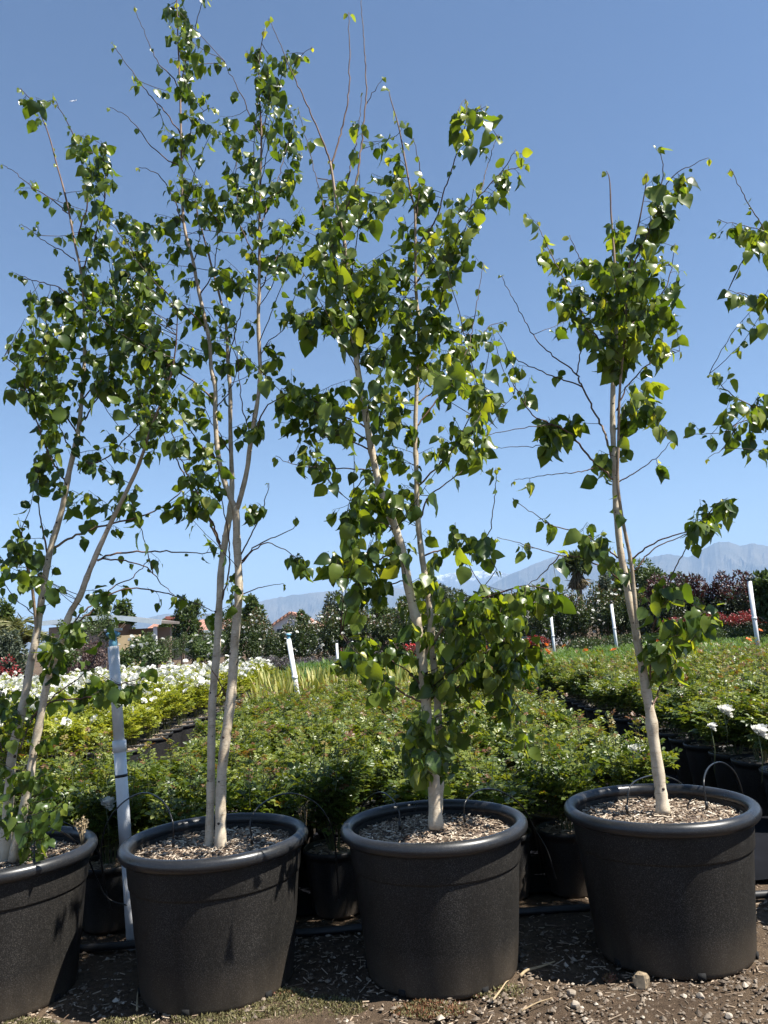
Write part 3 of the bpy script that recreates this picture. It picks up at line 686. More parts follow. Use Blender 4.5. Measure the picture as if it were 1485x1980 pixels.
def tree4():
    t = Tree(3, 404, 'slim birch with a single leaning pale trunk and a thin brown side stem', .058, 1)
    t.stem([(1282, 1570, 27), (1279, 1545, 23), (1272, 1490, 22), (1263, 1430, 21), (1254, 1370, 19), (1241, 1295, 16.5), (1226, 1215, 15), (1209, 1130, 14), (1196, 1050, 13), (1190, 970, 12), (1186, 880, 11), (1183, 802, 10.5), (1186, 723, 9.5), (1190, 676, 8.5), (1190, 565, 6.5),
            (1186, 486, 5), (1180, 408, 3.6), (1178, 349, 2.4), (1172, 329, 1.5)], 0, .1, leaf=.5)
    t.stem([(1255, 1345, 8), (1245, 1285, 8), (1235, 1236, 8.5), (1228, 1170, 8), (1221, 1100, 7.5), (1212, 1050, 7), (1202, 1000, 6.5), (1196, 960, 6.5), (1193, 920, 6), (1195, 840, 5.5), (1197, 762, 5.2), (1207, 644, 4.6), (1215, 526, 4), (1235, 427, 3), (1246, 370, 2.4), (1251, 329, 1.5)], 0, -.12, True, leaf=.5)
    t.stem([(1215, 540, 4), (1235, 490, 3.6), (1251, 455, 3.2), (1274, 388, 2.6), (1282, 329, 2), (1278, 290, 1.3)], 0, -.1, True, leaf=1.0)
    B = t.branch
    B(2.6, 1.1, .8, [(1274, 392), (1294, 348), (1333, 321), (1369, 305)])
    B(5, 1.3, .05, [(1184, 892), (1170, 840), (1152, 802), (1121, 739), (1115, 723), (1069, 687), (1034, 652), (998, 589), (969, 534)])
    B(2.8, 1.1, .3, [(1115, 723), (1129, 652), (1148, 585)])
    B(3, 1.1, .05, [(1125, 748), (1058, 723), (998, 695), (987, 679)])
    B(4, 1.3, 1.6, [(1183, 705), (1160, 660), (1136, 624), (1109, 573), (1069, 498), (1048, 455), (1038, 427)])
    B(3.4, 1.2, 1.3, [(1188, 575), (1144, 526), (1121, 498), (1101, 455)])
    B(4.5, 1.4, .3, [(1186, 928), (1136, 880), (1105, 841), (1069, 821), (1030, 802), (1000, 755), (983, 723)])
    B(2.6, 1.0, .1, [(1069, 821), (1046, 823), (959, 837), (900, 853)])
    B(2.4, 1.0, .1, [(1105, 845), (1046, 861), (959, 865)])
    B(2.6, 1.0, .05, [(1150, 905), (1117, 912), (1050, 920), (995, 928)])
    B(3, 1.2, .2, [(1194, 934), (1225, 915), (1255, 896), (1280, 875), (1298, 853)])
    B(3.4, 1.2, .5, [(1192, 794), (1215, 743), (1255, 703), (1285, 690), (1314, 679)])
    B(3.4, 1.2, .6, [(1190, 900), (1200, 850), (1212, 800), (1222, 765)])
    B(3.4, 1.2, 1.0, [(1200, 650), (1250, 600), (1285, 560), (1298, 520), (1306, 470)])
    B(3.6, 1.3, .4, [(1221, 1082), (1255, 1055), (1300, 1037), (1333, 1024), (1360, 1005), (1395, 965)])
    B(3, 1.2, .4, [(1226, 1105), (1260, 1065), (1300, 1045), (1340, 1028), (1388, 1008)])
    B(3, 1.2, .6, [(1262, 1217), (1280, 1160), (1298, 1110), (1318, 1075), (1341, 1032), (1365, 1000), (1390, 975)])
    B(3.4, 1.2, .3, [(1194, 1079), (1165, 1055), (1136, 1039), (1058, 1012), (1042, 1000), (990, 965)])
    B(3.4, 1.1, .3, [(1207, 1126), (1136, 1083), (1073, 1071), (1020, 1055), (963, 1039)])
    B(2.4, 1.0, .3, [(1081, 1073), (1054, 1106), (1030, 1125), (1010, 1138)])
    B(4, 1.4, .6, [(1256, 1340), (1258, 1270), (1262, 1217), (1275, 1180), (1298, 1150)])
    B(3.6, 1.3, .6, [(1258, 1385), (1270, 1345), (1294, 1295), (1353, 1221), (1392, 1197)])
    B(3, 1.2, .6, [(1262, 1225), (1300, 1200), (1340, 1195), (1370, 1180)])
    b = t.blob
    for a in [(1085, 540, 28, 55, 7), (1130, 590, 40, 45, 8), (1140, 530, 30, 40, 5), (1185, 530, 35, 50, 7), (1225, 560, 40, 50, 8), (1250, 500, 35, 45, 6), (1280, 560, 30, 40, 5), (1285, 590, 22, 25, 3), (1230, 630, 50, 45, 9), (1170, 620, 40, 45, 7), (1265, 640, 25, 30, 4), (1245, 430, 25, 35, 3),
              (1280, 400, 28, 40, 5), (1310, 350, 25, 25, 3), (1190, 440, 22, 30, 3), (1215, 690, 40, 25, 4), (1160, 690, 25, 25, 3), (1240, 740, 35, 30, 4), (1210, 790, 25, 25, 3), (1085, 820, 40, 22, 6), (1070, 850, 30, 15, 2), (1265, 790, 20, 15, 2), (1270, 885, 14, 12, 1), (1150, 890, 30, 25, 2), (1370, 990, 35, 30, 5), (1400, 970, 15, 15, 2),
              (1150, 1030, 30, 30, 3), (1190, 1080, 25, 25, 2), (1000, 745, 20, 15, 1), (1050, 1000, 20, 10, 1), (1015, 1050, 20, 10, 1)]: b(*a, 6, .16)
    for a in [(1300, 1140, 40, 30, 4), (1250, 1130, 30, 20, 2), (1330, 1200, 50, 30, 7), (1300, 1250, 35, 40, 5), (1285, 1300, 25, 20, 2), (1370, 1190, 25, 25, 3)]: b(*a, 5, .12)
    t.finish()
def tree5():
    t = Tree(4, 505, 'birch next in line past the slim single-trunk one, long twigs reaching out', .052, 1)
    t.stem([(1738, 1575, 27), (1722, 1480, 22), (1700, 1350, 19), (1672, 1200, 17), (1645, 1050, 14), (1620, 900, 12), (1600, 750, 10), (1585, 600, 8), (1570, 450, 6), (1560, 300, 4), (1555, 200, 2)], 0, .05, leaf=1.2)
    B = t.branch
    B(4, 1.4, .8, [(1598, 720), (1540, 560), (1500, 480), (1464, 423), (1435, 370), (1412, 325)], 0)
    B(3, 1.2, 1.2, [(1540, 560), (1500, 470), (1470, 445), (1430, 435), (1390, 425)], 0)
    B(3, 1.2, 1.2, [(1592, 680), (1530, 600), (1485, 581), (1440, 570), (1408, 561)], 0)
    B(4, 1.3, 1.4, [(1625, 930), (1560, 850), (1485, 800), (1424, 770), (1395, 745), (1373, 723)], 0)
    B(3, 1.1, .7, [(1520, 815), (1485, 805), (1452, 810), (1424, 821), (1392, 837), (1330, 841)], 0)
    B(2.4, 1.0, .8, [(1424, 821), (1410, 850), (1395, 870), (1370, 885)], 0)
    B(4, 1.3, 1.2, [(1650, 1080), (1700, 950), (1740, 850)], .1)
    B(4, 1.3, 1.2, [(1610, 850), (1660, 700), (1690, 550)], .1)
    for a in [(1455, 445, 40, 25, 6), (1470, 575, 35, 14, 4), (1450, 785, 45, 30, 8), (1475, 850, 20, 25, 3), (1540, 520, 50, 70, 8), (1560, 750, 60, 70, 10), (1620, 600, 60, 120, 12), (1600, 350, 40, 100, 8), (1680, 800, 60, 100, 8)]: t.blob(*a, 6, .14)
    t.finish()
tree1(); tree2(); tree3(); tree4(); tree5()

# ------------------------------------------------------------------ ground litter in front of and between the tubs
def litter():
    rg = np.random.default_rng(77)
    def spots(n, x0, x1, y0, y1):
        x = rg.uniform(x0, x1, n); y = rg.uniform(y0, y1, n)
        return np.stack([x, y, np.vectorize(gz)(x, y)+rg.uniform(0, .008, n)], -1)
    mb = MB()
    chips(mb, rg, spots(5200, -1.9, 2.3, 2.45, 3.75), (.005, .032), (.002, .006), .0018, .35, (0, .7))
    chips(mb, rg, spots(420, -1.9, 2.3, 2.45, 3.75), (.03, .08), (.0018, .0035), .002, .25, (.2, .75))
    tag(mb.obj('wood_litter', M['chip'], smooth=False), 'scattered wood chips and straw on the bare soil round the tubs', 'wood chips', kind='stuff')
    # pebbles and clods: little squashed octahedra
    P = np.vstack([spots(4200, -1.8, 2.2, 2.45, 3.6), spots(1500, .1, 2.2, 2.5, 2.92)]); n = len(P)
    oc = np.array([[1, 0, 0], [.6, .7, .1], [-.1, 1, 0], [-.8, .6, -.1], [-1, 0, 0], [-.6, -.8, .1], [.1, -1, 0], [.7, -.6, 0], [.1, .1, .8], [0, 0, -.8]])
    Fo = np.array([[i, (i+1) % 8, 8] for i in range(8)] + [[(i+1) % 8, i, 9] for i in range(8)])
    sz = np.clip(rg.lognormal(-5.35, .55, n), .0018, .016); a = rg.uniform(0, 6.28, n); sq = rg.uniform(.5, 1, (n, 1))
    V = oc[None]*rg.uniform(.7, 1.25, (n, 10, 3))
    X = V[..., 0]*np.cos(a)[:, None] - V[..., 1]*np.sin(a)[:, None]*sq; Yv = V[..., 0]*np.sin(a)[:, None] + V[..., 1]*np.cos(a)[:, None]*sq
    V = np.stack([X, Yv, V[..., 2]*.8], -1)*sz[:, None, None] + P[:, None, :]
    t = np.where(rg.random(n) < .10, rg.uniform(.6, .85, n), rg.uniform(0, .5, n))
    mb = MB(); mb.add(V.reshape(-1, 3), [(Fo[None]+np.arange(n)[:, None, None]*10).reshape(-1, 3)], np.repeat(t, 10))
    tag(mb.obj('gravel', M['pebble'], smooth=False), 'small pale pebbles and crumbs of soil on the bare ground', 'gravel', kind='stuff')
    # low moss-like ground cover in front of the tubs
    mb = MB()
    for px, py, rx, ry, n, red in [(590, 1952, 120, 26, 2600, 0), (420, 1968, 90, 16, 1300, 0), (60, 1978, 60, 16, 900, 0), (250, 1975, 60, 12, 700, 0), (830, 1958, 75, 18, 1900, .5), (560, 1925, 30, 14, 500, .1), (960, 1925, 60, 16, 500, .1), (1180, 1903, 14, 9, 160, 1)]:
        u = np.sqrt(rg.random(n)); th = rg.uniform(0, 6.28, n)
        pts = np.array([Gz(px+rx*a*math.cos(b), py+ry*a*math.sin(b), .004) for a, b in zip(u, th)])
        pts[:, 2] = np.vectorize(gz)(pts[:, 0], pts[:, 1])
        # clumps
        hgt = .012*(1-u**2)*(.5+.5*np.sin(pts[:, 0]*60)*np.sin(pts[:, 1]*70))
        pts[:, 2] += rg.uniform(0, 1, n)*hgt
        A = np.stack([rg.normal(0, .6, n), rg.normal(0, .6, n), np.ones(n)], -1)
        tt = np.where(rg.random(n) < red, rg.uniform(.85, 1, n), rg.uniform(0, .82, n))
        cloud(mb, pts, A, rand_dirs(rg, n), rg.uniform(.006, .014, n), rg.uniform(.004, .008, n), tt)
    tag(mb.obj('ground_cover', M['moss']), 'low yellowish green and rusty moss-like weeds creeping in front of the tubs', 'ground cover', kind='stuff')
litter()
def weed(px, py, Y, h, t, label, n=14):
    rg = np.random.default_rng(int(px)); b = W(px, py, Y); e = empty('dry_weed', tuple(b), label, 'weed'); mb = MB(); hb = MB()
    for k in range(n):
        a = rg.uniform(0, 6.28); q = h*.28*rg.random(); tip = np.array([q*math.cos(a), q*math.sin(a), h*rg.uniform(.6, 1)])
        tube(mb, [[0, 0, -.02], tip*[.4, .4, .55], tip], .0012, 4, t)
        P = np.repeat(tip[None], 7, 0) + rg.normal(0, .006, (7, 3)); cloud(hb, P, rand_dirs(rg, 7)+[0, 0, .6], rand_dirs(rg, 7), .014, .008, np.clip(rg.normal(t, .12, 7), 0, 1))
    mb.obj('stalks', M['dry'], e); hb.obj('seed_heads', M['dry'], e)
weed(160, 1640, 3.33, .115, .85, 'small yellowish weed with seed heads in the tub of the splay-stemmed birch')
weed(592, 1622, 3.6, .17, .45, 'withered brown stalk between the Y-forked and bushy birch tubs', 5)
def stone(name, px, py, w, seed, label, mat='rock', group=None, hgt=.75):
    rg = np.random.default_rng(seed); p = Gz(px, py, gz(0, 3)+.01); p[2] = gz(p[0], p[1])
    bm_v = []; nu, nv = 14, 9
    for i in range(nv):
        th = math.pi*i/(nv-1)
        for j in range(nu):
            a = 2*math.pi*j/nu
            bm_v.append([math.sin(th)*math.cos(a), math.sin(th)*math.sin(a), math.cos(th)])
    V = np.array(bm_v)
    pl = rand_dirs(rg, 11)
    for q in pl:                                   # chop flat facets
        d = V@q; cut = rg.uniform(.58, .85); V = V - np.clip(d-cut, 0, None)[:, None]*q
    V *= [w/2, w/2*.85, w/2*hgt]; V[:, 2] += w*.5*hgt*.55
    i = np.arange(nv-1)[:, None]*nu; j = np.arange(nu)[None]; k = (j+1) % nu
    mb = MB(); mb.add(V, [np.stack([i+j, i+nu+j, i+nu+k, i+k], -1).reshape(-1, 4)], rg.uniform(.5, .72))
    o = mb.obj(name, M[mat], smooth=False, loc=tuple(p)); o.rotation_euler.z = rg.uniform(0, 6)
    tag(o, label, 'rock', group)
stone('rock', 1240, 1909, .072, 3, 'tan fist-sized rock resting at the foot of the tub of the slim birch', hgt=1.0)
for k, (px, py, w) in enumerate([(1105, 1925, .04), (1112, 1946, .038), (1355, 1933, .034), (1160, 1925, .02), (1196, 1934, .018), (1410, 1972, .03), (1462, 1905, .02), (1235, 1980, .02)]):
    stone('stone', px, py, w, 40+k, 'whitish small stone lying on the bare soil in front of the tubs', 'pebble', 'whitish stones on the soil')
def stick(pts, r0, label, name='stick', mat='dry', t=.6):
    P = [Gz(x, y, 0) for x, y in pts]
    for p in P: p[2] = gz(p[0], p[1])+.012+.004*(hash(round(p[0]*1000)) % 3)
    c = P[0].copy(); Q = catmull(np.array(P), .02); mb = MB()
    tube(mb, Q, np.linspace(r0, r0*.4, len(Q)), 6, t); o = mb.obj(name, M[mat], off=c, loc=tuple(c)); tag(o, label, 'stick')
stick([(1008, 1906), (1020, 1895), (1050, 1889), (1075, 1880)], .006, 'grey dry curled stick lying between the tubs of the bushy and slim birches', t=.75)
stick([(955, 1955), (970, 1935), (980, 1920), (985, 1912)], .004, 'straight tan twig leaning by the drain hole of the bushy birch tub', t=.8)
stick([(1010, 1975), (1040, 1962), (1070, 1950)], .003, 'thin tan twig lying on the pebbly soil', t=.7)
stick([(265, 1958), (266, 1930), (268, 1918)], .004, 'pale dry stalk standing at the foot of the Y-forked birch tub', t=.9)

# ------------------------------------------------------------------ irrigation
def drip(i, pts, Y, label):
    ys = Y if isinstance(Y, list) else [Y]*len(pts)
    P = np.array([W(x, y, yy) for (x, y), yy in zip(pts, ys)])
    Q = catmull(P, .015); c = Q[0].copy(); mb = MB(); tube(mb, Q, .0034, 6)
    e = empty('drip_tube', tuple(c), label, 'hose', 'thin black drip tubes arching into the tubs')
    mb.obj('tube', M['tube'], e, off=c)
    mb = MB(); tube(mb, [Q[0]+[0, 0, -.02], Q[0]+[0, 0, .012]], .006, 8); mb.obj('emitter', M['tube'], e, off=c)
DT = ['thin black drip tube arching into the tub of the splay-stemmed birch', 'thin black drip tube arching into the tub of the Y-forked birch',
      'thin black drip tube arching into the tub of the bushy birch', 'thin black drip tube arching into the tub of the slim single-trunk birch']
drip(1, [(335, 1628), (334, 1590), (315, 1550), (280, 1533), (240, 1550), (208, 1590), (196, 1640), (200, 1700), (215, 1760)], [3.12, 3.12, 3.2, 3.35, 3.5, 3.58, 3.6, 3.6, 3.6], DT[1])
drip(1, [(487, 1622), (484, 1590), (500, 1560), (540, 1537), (580, 1537), (618, 1560), (643, 1605), (650, 1660), (655, 1740)], [3.18, 3.18, 3.25, 3.4, 3.5, 3.55, 3.58, 3.6, 3.6], DT[1])
drip(2, [(773, 1594), (769, 1560), (742, 1533), (716, 1540), (698, 1565), (690, 1610), (688, 1680)], [3.15, 3.17, 3.3, 3.45, 3.55, 3.6, 3.6], DT[2])
drip(2, [(898, 1580), (900, 1550), (930, 1527), (970, 1531), (1010, 1560), (1035, 1605), (1058, 1645), (1075, 1700)], [3.22, 3.22, 3.35, 3.48, 3.56, 3.6, 3.62, 3.62], DT[2])
drip(3, [(1212, 1563), (1218, 1522), (1240, 1505), (1275, 1499), (1310, 1510), (1330, 1530)], [3.1, 3.12, 3.25, 3.45, 3.6, 3.66], DT[3])
drip(3, [(1366, 1556), (1361, 1510), (1372, 1482), (1395, 1474), (1418, 1490), (1432, 1520), (1440, 1560)], [3.2, 3.22, 3.35, 3.5, 3.6, 3.64, 3.66], DT[3])
drip(0, [(66, 1668), (69, 1625), (92, 1605), (128, 1613), (165, 1650), (187, 1700), (210, 1738), (252, 1752)], [3.1, 3.12, 3.2, 3.35, 3.5, 3.56, 3.58, 3.6], DT[0])
drip(0, [(50, 1640), (50, 1600), (72, 1577), (110, 1585), (150, 1605), (190, 1650), (205, 1720)], [3.3, 3.3, 3.36, 3.45, 3.52, 3.58, 3.6], DT[0])
mb = MB(); xs = np.linspace(-3.2, 3.2, 60)
Pp = np.stack([xs, 3.575+.02*np.sin(xs*2.1), np.array([gz(x, 3.57) for x in xs])+.02+.004*np.sin(xs*5)], -1); tube(mb, Pp, .017, 12)
c0 = Pp[0]; tag(mb.obj('supply_pipe', M['hose'], off=c0, loc=tuple(c0)), 'thick black supply pipe lying on the soil behind the tubs', 'pipe')

def riser(top, bot, Yt, Yb, w, label, head='pvc_blue', near=False, group='white sprinkler risers'):
    a = W(*top, Yt); b = W(*bot, Yb); d = (b-a)/np.linalg.norm(b-a)
    g = gz(b[0], b[1]) - .03
    b = a + d*((g-a[2])/d[2]); r = w*.5*Yt/F_PX
    e = empty('sprinkler_riser', tuple(b), label, 'pipe', group)
    L = np.linalg.norm(a-b)
    if near:
        k = b + (a-b)*.30; k2 = b + (a-b)*.64
        mb = MB(); tube(mb, [b, k], r*.82, 20); mb.obj('lower_pipe', M['pvc'], e, off=b)
        mb = MB(); tube(mb, [k-d*.001, (k+k2)/2, k2], r*1.0, 20); mb.obj('pipe', M['pvc'], e, off=b)
        mb = MB(); tube(mb, [k2, k2-d*.05], r*1.14, 20); mb.obj('coupling', M['pvc'], e, off=b)
        mb = MB(); tube(mb, [k2-d*.05, a], r*.9, 20); mb.obj('upper_pipe', M['pvc'], e, off=b)
        mb = MB(); tube(mb, [k2+d*.10, k2+d*.112], r*1.05, 16); mb.obj('tie_band', M['tube'], e, off=b)
    else:
        mb = MB(); tube(mb, [b, a], r, 14); mb.obj('pipe', M['pvc'], e, off=b)
        mb = MB(); m = b+(a-b)*.6; tube(mb, [m, m-d*.05], r*1.2, 12); mb.obj('coupling', M['pvc'], e, off=b)
    mb = MB(); lathe(mb, [(0, -.01), (r*.7, -.01), (r*.75, .02), (r*.55, .04), (r*1.15, .05), (r*1.25, .062), (r*.4, .075), (0, .078)], 12, c=a); mb.obj('sprinkler_head', M[head], e, off=b)
    mb = MB(); box(mb, a+[-r*1.5, -r*.35, .072], a+[r*1.5, r*.35, .084]); mb.obj('spray_arm', M['pvc'] if head == 'pvc_blue' else M['pvc_dark'], e, off=b)
riser((219, 1250), (247, 1700), 3.66, 3.62, 22, 'thick white plastic riser pipe close behind the tub of the Y-forked birch', 'pvc_blue', True)
riser((558, 1236), (579, 1365), 10.2, 10.1, 9, 'leaning white sprinkler riser among the yellowing sword-leaved plants')
riser((1065, 1187), (1071, 1250), 20.6, 20.6, 5, 'slim white sprinkler riser at the edge of the orange daylilies', 'pvc_dark')
riser((1182, 1168), (1193, 1257), 20.9, 20.9, 5.6, 'white sprinkler riser standing by low dark shrubs behind the orange daylilies', 'pvc_dark')
riser((1449, 1124), (1468, 1267), 15.2, 15.2, 8, 'tall white sprinkler riser in front of the red-tipped shrubs', 'pvc_dark')
riser((1478, 1118), (1487, 1180), 23, 23, 4.6, 'farther white sprinkler riser beside the purple-topped hedge', 'pvc_dark')
riser((651, 1244), (653, 1285), 21, 21, 4.6, 'short white sprinkler riser before the dark white-flowered shrubs', 'pvc_dark')
riser((681, 1240), (684, 1285), 20, 20, 4.2, 'short white sprinkler riser before the dark white-flowered shrubs', 'pvc_dark')

# ------------------------------------------------------------------ potted roses
def visible(x, y, z=.45, m=60):
    if y < 1: return False
    px, py = pix((x, y, z)); return -m < px < 1485+m and py < 2040
def pot_mesh():
    mb = MB(); lathe(mb, [(0, .004), (.112, .004), (.115, 0), (.118, .01), (.142, .245), (.143, .262), (.152, .264), (.154, .285), (.149, .292), (.142, .286), (.139, .262), (0, .262)], 28); return mb.mesh('nursery_pot', M['nursery_pot'])
def soil_mesh():
    rg = np.random.default_rng(3); mb = MB(); lathe(mb, [(0, .275), (.07, .272), (.1395, .266)], 20); 
    n = 90; q = .13*np.sqrt(rg.random(n)); th = rg.uniform(0, 6.28, n)
    chips(mb, rg, np.stack([q*np.cos(th), q*np.sin(th), .276+rg.uniform(0, .006, n)], -1), (.01, .035), (.004, .009), .002)
    return mb.mesh('potting_soil', M['chip'], False)
POT, SOIL = pot_mesh(), soil_mesh()
def leaflet_template():
    V = []; Fq = []
    for (cx, cy, ang, s) in [(0, .55, 0, 1.05), (-.16, .40, 62, .9), (.16, .40, -62, .9), (-.15, .12, 68, .75), (.15, .12, -68, .75)]:
        a = rad(ang); A = np.array([-math.sin(a), math.cos(a), 0]); S = np.array([math.cos(a), math.sin(a), 0]); U = np.array([0, 0, 1.])
        b = np.array([cx*.3, cy, 0]); k = len(V)
        L, w = .48*s, .17*s
        for p in (b, b+A*L*.25+S*w*.85+U*.05, b+A*L*.62+S*w*.9+U*.05, b+A*L-U*.05, b+A*L*.62-S*w*.9+U*.05, b+A*L*.25-S*w*.85+U*.05): V.append(p)
        Fq += [[k, k+1, k+2, k+3], [k, k+3, k+4, k+5]]
    return np.array(V), np.array(Fq)
LTV, LTF = leaflet_template()
def rose_mesh(seed, H, R, n, z0=.27, tl=(0, .85), redtip=.10, size=(.06, .10), mat='rose_leaf', flat=.75):
    rg = np.random.default_rng(seed); mb = MB(); cb = MB(); tips = []
    nc = 9
    cent = []
    for k in range(nc):
        a = 2*math.pi*k/nc + rg.normal(0, .3); q = R*rg.uniform(.15, .85); h = H*rg.uniform(.78, 1.04)*(1-.28*(q/R)**2)
        tip = np.array([q*math.cos(a), q*math.sin(a), z0+h]); m = np.array([q*.45*math.cos(a), q*.45*math.sin(a), z0+h*.55])
        t = np.linspace(0, 1, 6)[:, None]; P = (1-t)**2*np.array([.02*math.cos(a), .02*math.sin(a), z0-.02]) + 2*t*(1-t)*m + t*t*tip
        tube(cb, P, np.linspace(.0045, .0018, 6), 5, cap=False); cent.append(P); tips.append(tip)
    for k in range(n):
        P = cent[rg.integers(nc)]; u = rg.uniform(.22, 1)**.75; f = u*5; i = min(int(f), 4); p = P[i]+(P[i+1]-P[i])*(f-i)
        a = rg.uniform(0, 6.28); out = np.array([math.cos(a), math.sin(a), rg.uniform(-.15, .75)]); out /= np.linalg.norm(out)
        p = p + out*rg.uniform(.0, R*.42); p[2] = max(p[2], z0+.015)
        up = np.array([rg.normal(0, .45), rg.normal(0, .45), 1.0]); S = np.cross(out, up); S /= np.linalg.norm(S); U = np.cross(S, out)
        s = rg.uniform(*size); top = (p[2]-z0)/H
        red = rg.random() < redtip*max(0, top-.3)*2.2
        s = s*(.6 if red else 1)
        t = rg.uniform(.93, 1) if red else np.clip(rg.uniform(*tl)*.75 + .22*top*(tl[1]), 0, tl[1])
        mb.add(LTV@(np.stack([S, out, U], 1)*s).T + p, [LTF], t)
    for k in range(6 if redtip > 0 else 0):        # young shoots standing above the bush
        a = rg.uniform(0, 6.28); q = R*rg.uniform(.1, .9); b0 = np.array([q*math.cos(a), q*math.sin(a), z0+H*.72]); b1 = b0 + [rg.normal(0, .03), rg.normal(0, .03), H*rg.uniform(.38, .68)]
        tube(cb, [b0, (b0+b1)/2+rg.normal(0, .006, 3), b1], [.0026, .002, .0014], 4, cap=False)
        for u in (.4, .55, .7, .82, .92, 1.0):
            p = b0+(b1-b0)*u; a = rg.uniform(0, 6.28); out = np.array([math.cos(a), math.sin(a), rg.uniform(.1, .9)]); out /= np.linalg.norm(out)
            S = np.cross(out, [rg.normal(0, .3), rg.normal(0, .3), 1.]); S /= np.linalg.norm(S); U = np.cross(S, out); sz = rg.uniform(.032, .055)
            t = (rg.uniform(.9, 1) if u > .6 and redtip > 0 and rg.random() < .28 else rg.uniform(.5, .86))*tl[1]/.85 if redtip > 0 else rg.uniform(.6, 1)
            mb.add(LTV@(np.stack([S, out, U], 1)*sz).T + p, [LTF], min(1, t))
    return mb.mesh('foliage', M[mat]), cb.mesh('canes', M['cane']), tips
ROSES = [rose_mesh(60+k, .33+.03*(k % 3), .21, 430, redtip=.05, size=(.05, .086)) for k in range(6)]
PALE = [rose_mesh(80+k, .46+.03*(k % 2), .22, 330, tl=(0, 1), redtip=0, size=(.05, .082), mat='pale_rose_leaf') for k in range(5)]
def bloom_mesh(seed, mat, petals=13, r=.035, cup=.7):
    rg = np.random.default_rng(seed); mb = MB()
    for k in range(petals):
        lay = k/petals; a = k*2.4 + rg.normal(0, .2); el = cup*(.15+1.1*lay) + rg.normal(0, .12); L = r*(1.1-.45*lay)
        A = np.array([math.cos(a)*math.cos(el), math.sin(a)*math.cos(el), math.sin(el)]); S = np.array([-math.sin(a), math.cos(a), 0]); U = np.cross(S, A)
        U = -U if U[2] < 0 else U; b = A*.004 + np.array([0, 0, .004*lay]); w = r*.62*(1-.3*lay)
        V = [b, b+A*L*.5+S*w, b+A*L*.95+S*w*.6+U*.006, b+A*L+U*.001-U*.006, b+A*L*.95-S*w*.6+U*.006, b+A*L*.5-S*w, b+A*L*.5-U*.006]
        mb.add(V, [np.array([[0, 1, 6], [1, 2, 6], [2, 3, 6], [3, 4, 6], [4, 5, 6], [5, 0, 6]])], rg.uniform(0, 1))
    return mb.mesh('flower', M[mat])
WHITE = [bloom_mesh(200+k, 'white_petal', r=.036+.006*(k % 2), cup=[.6, .9, .75, .4][k]) for k in range(4)]
RED = [bloom_mesh(210, 'red_petal', 10, .035)]
LILY = [bloom_mesh(220+k, 'orange_petal', 6, .06, .55) for k in range(2)]
rr = random.Random(9)
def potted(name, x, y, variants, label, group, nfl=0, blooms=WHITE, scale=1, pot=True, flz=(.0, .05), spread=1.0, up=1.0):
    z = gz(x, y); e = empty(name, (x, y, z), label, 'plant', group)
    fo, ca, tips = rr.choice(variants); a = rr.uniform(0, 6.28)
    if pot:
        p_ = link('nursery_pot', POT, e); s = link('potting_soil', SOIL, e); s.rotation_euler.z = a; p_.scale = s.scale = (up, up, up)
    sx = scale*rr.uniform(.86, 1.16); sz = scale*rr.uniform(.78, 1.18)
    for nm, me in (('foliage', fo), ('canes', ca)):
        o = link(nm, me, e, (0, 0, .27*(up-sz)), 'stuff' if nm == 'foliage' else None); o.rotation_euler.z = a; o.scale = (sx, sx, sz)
    for k in range(nfl):
        t = rr.choice(tips); o = link('flower', rr.choice(blooms), e)
        ca_, sa_ = math.cos(a), math.sin(a); tx, ty = t[0]*spread*sx+rr.uniform(-.06, .06), t[1]*spread*sx+rr.uniform(-.06, .06)
        o.location = (tx*ca_-ty*sa_, tx*sa_+ty*ca_, .27*up+(t[2]-.27)*sz + rr.uniform(*flz))
        o.rotation_euler = (rr.uniform(-.9, .9), rr.uniform(-.9, .9), rr.uniform(0, 6)); s = rr.uniform(.8, 1.2); o.scale = (s, s, s)
    return e
def jit(a=.035): return rr.uniform(-a, a)
# middle block behind the tubs
for j in range(17):
    for i in range(-2 if j < 4 else 0, 8):
        x, y = -1.40+.37*i+jit(), 3.86+.355*j+jit()
        lab = ('bushy green potted rose in the front row right behind the big tubs' if j == 0 else 'green potted rose at the back edge beside the yellowing sword leaves' if j == 16
               else 'green potted rose on the block edge along the dark aisle, near side' if i == 7 else 'green potted rose on the block edge facing the white roses' if i <= 0
               else 'bushy green rose in a black nursery pot, inside the block behind the tubs')
        if visible(x, y): potted('potted_rose', x, y, ROSES, lab, 'green roses behind the tubs', scale=.95)
# right block across the aisle
for j in range(20):
    for i in range(14):
        x, y = 2.27+.36*i+jit(.02), 4.6+.36*j+jit()
        lab = ('green rose across the dark aisle, its black pot in plain view' if i == 0 else 'green rose in the last row next to the orange daylilies' if j == 19
               else 'green rose in a black pot, inside the block across the dark aisle')
        if visible(x, y): potted('potted_rose', x, y, ROSES, lab, 'green roses across the dark aisle', up=1.15)
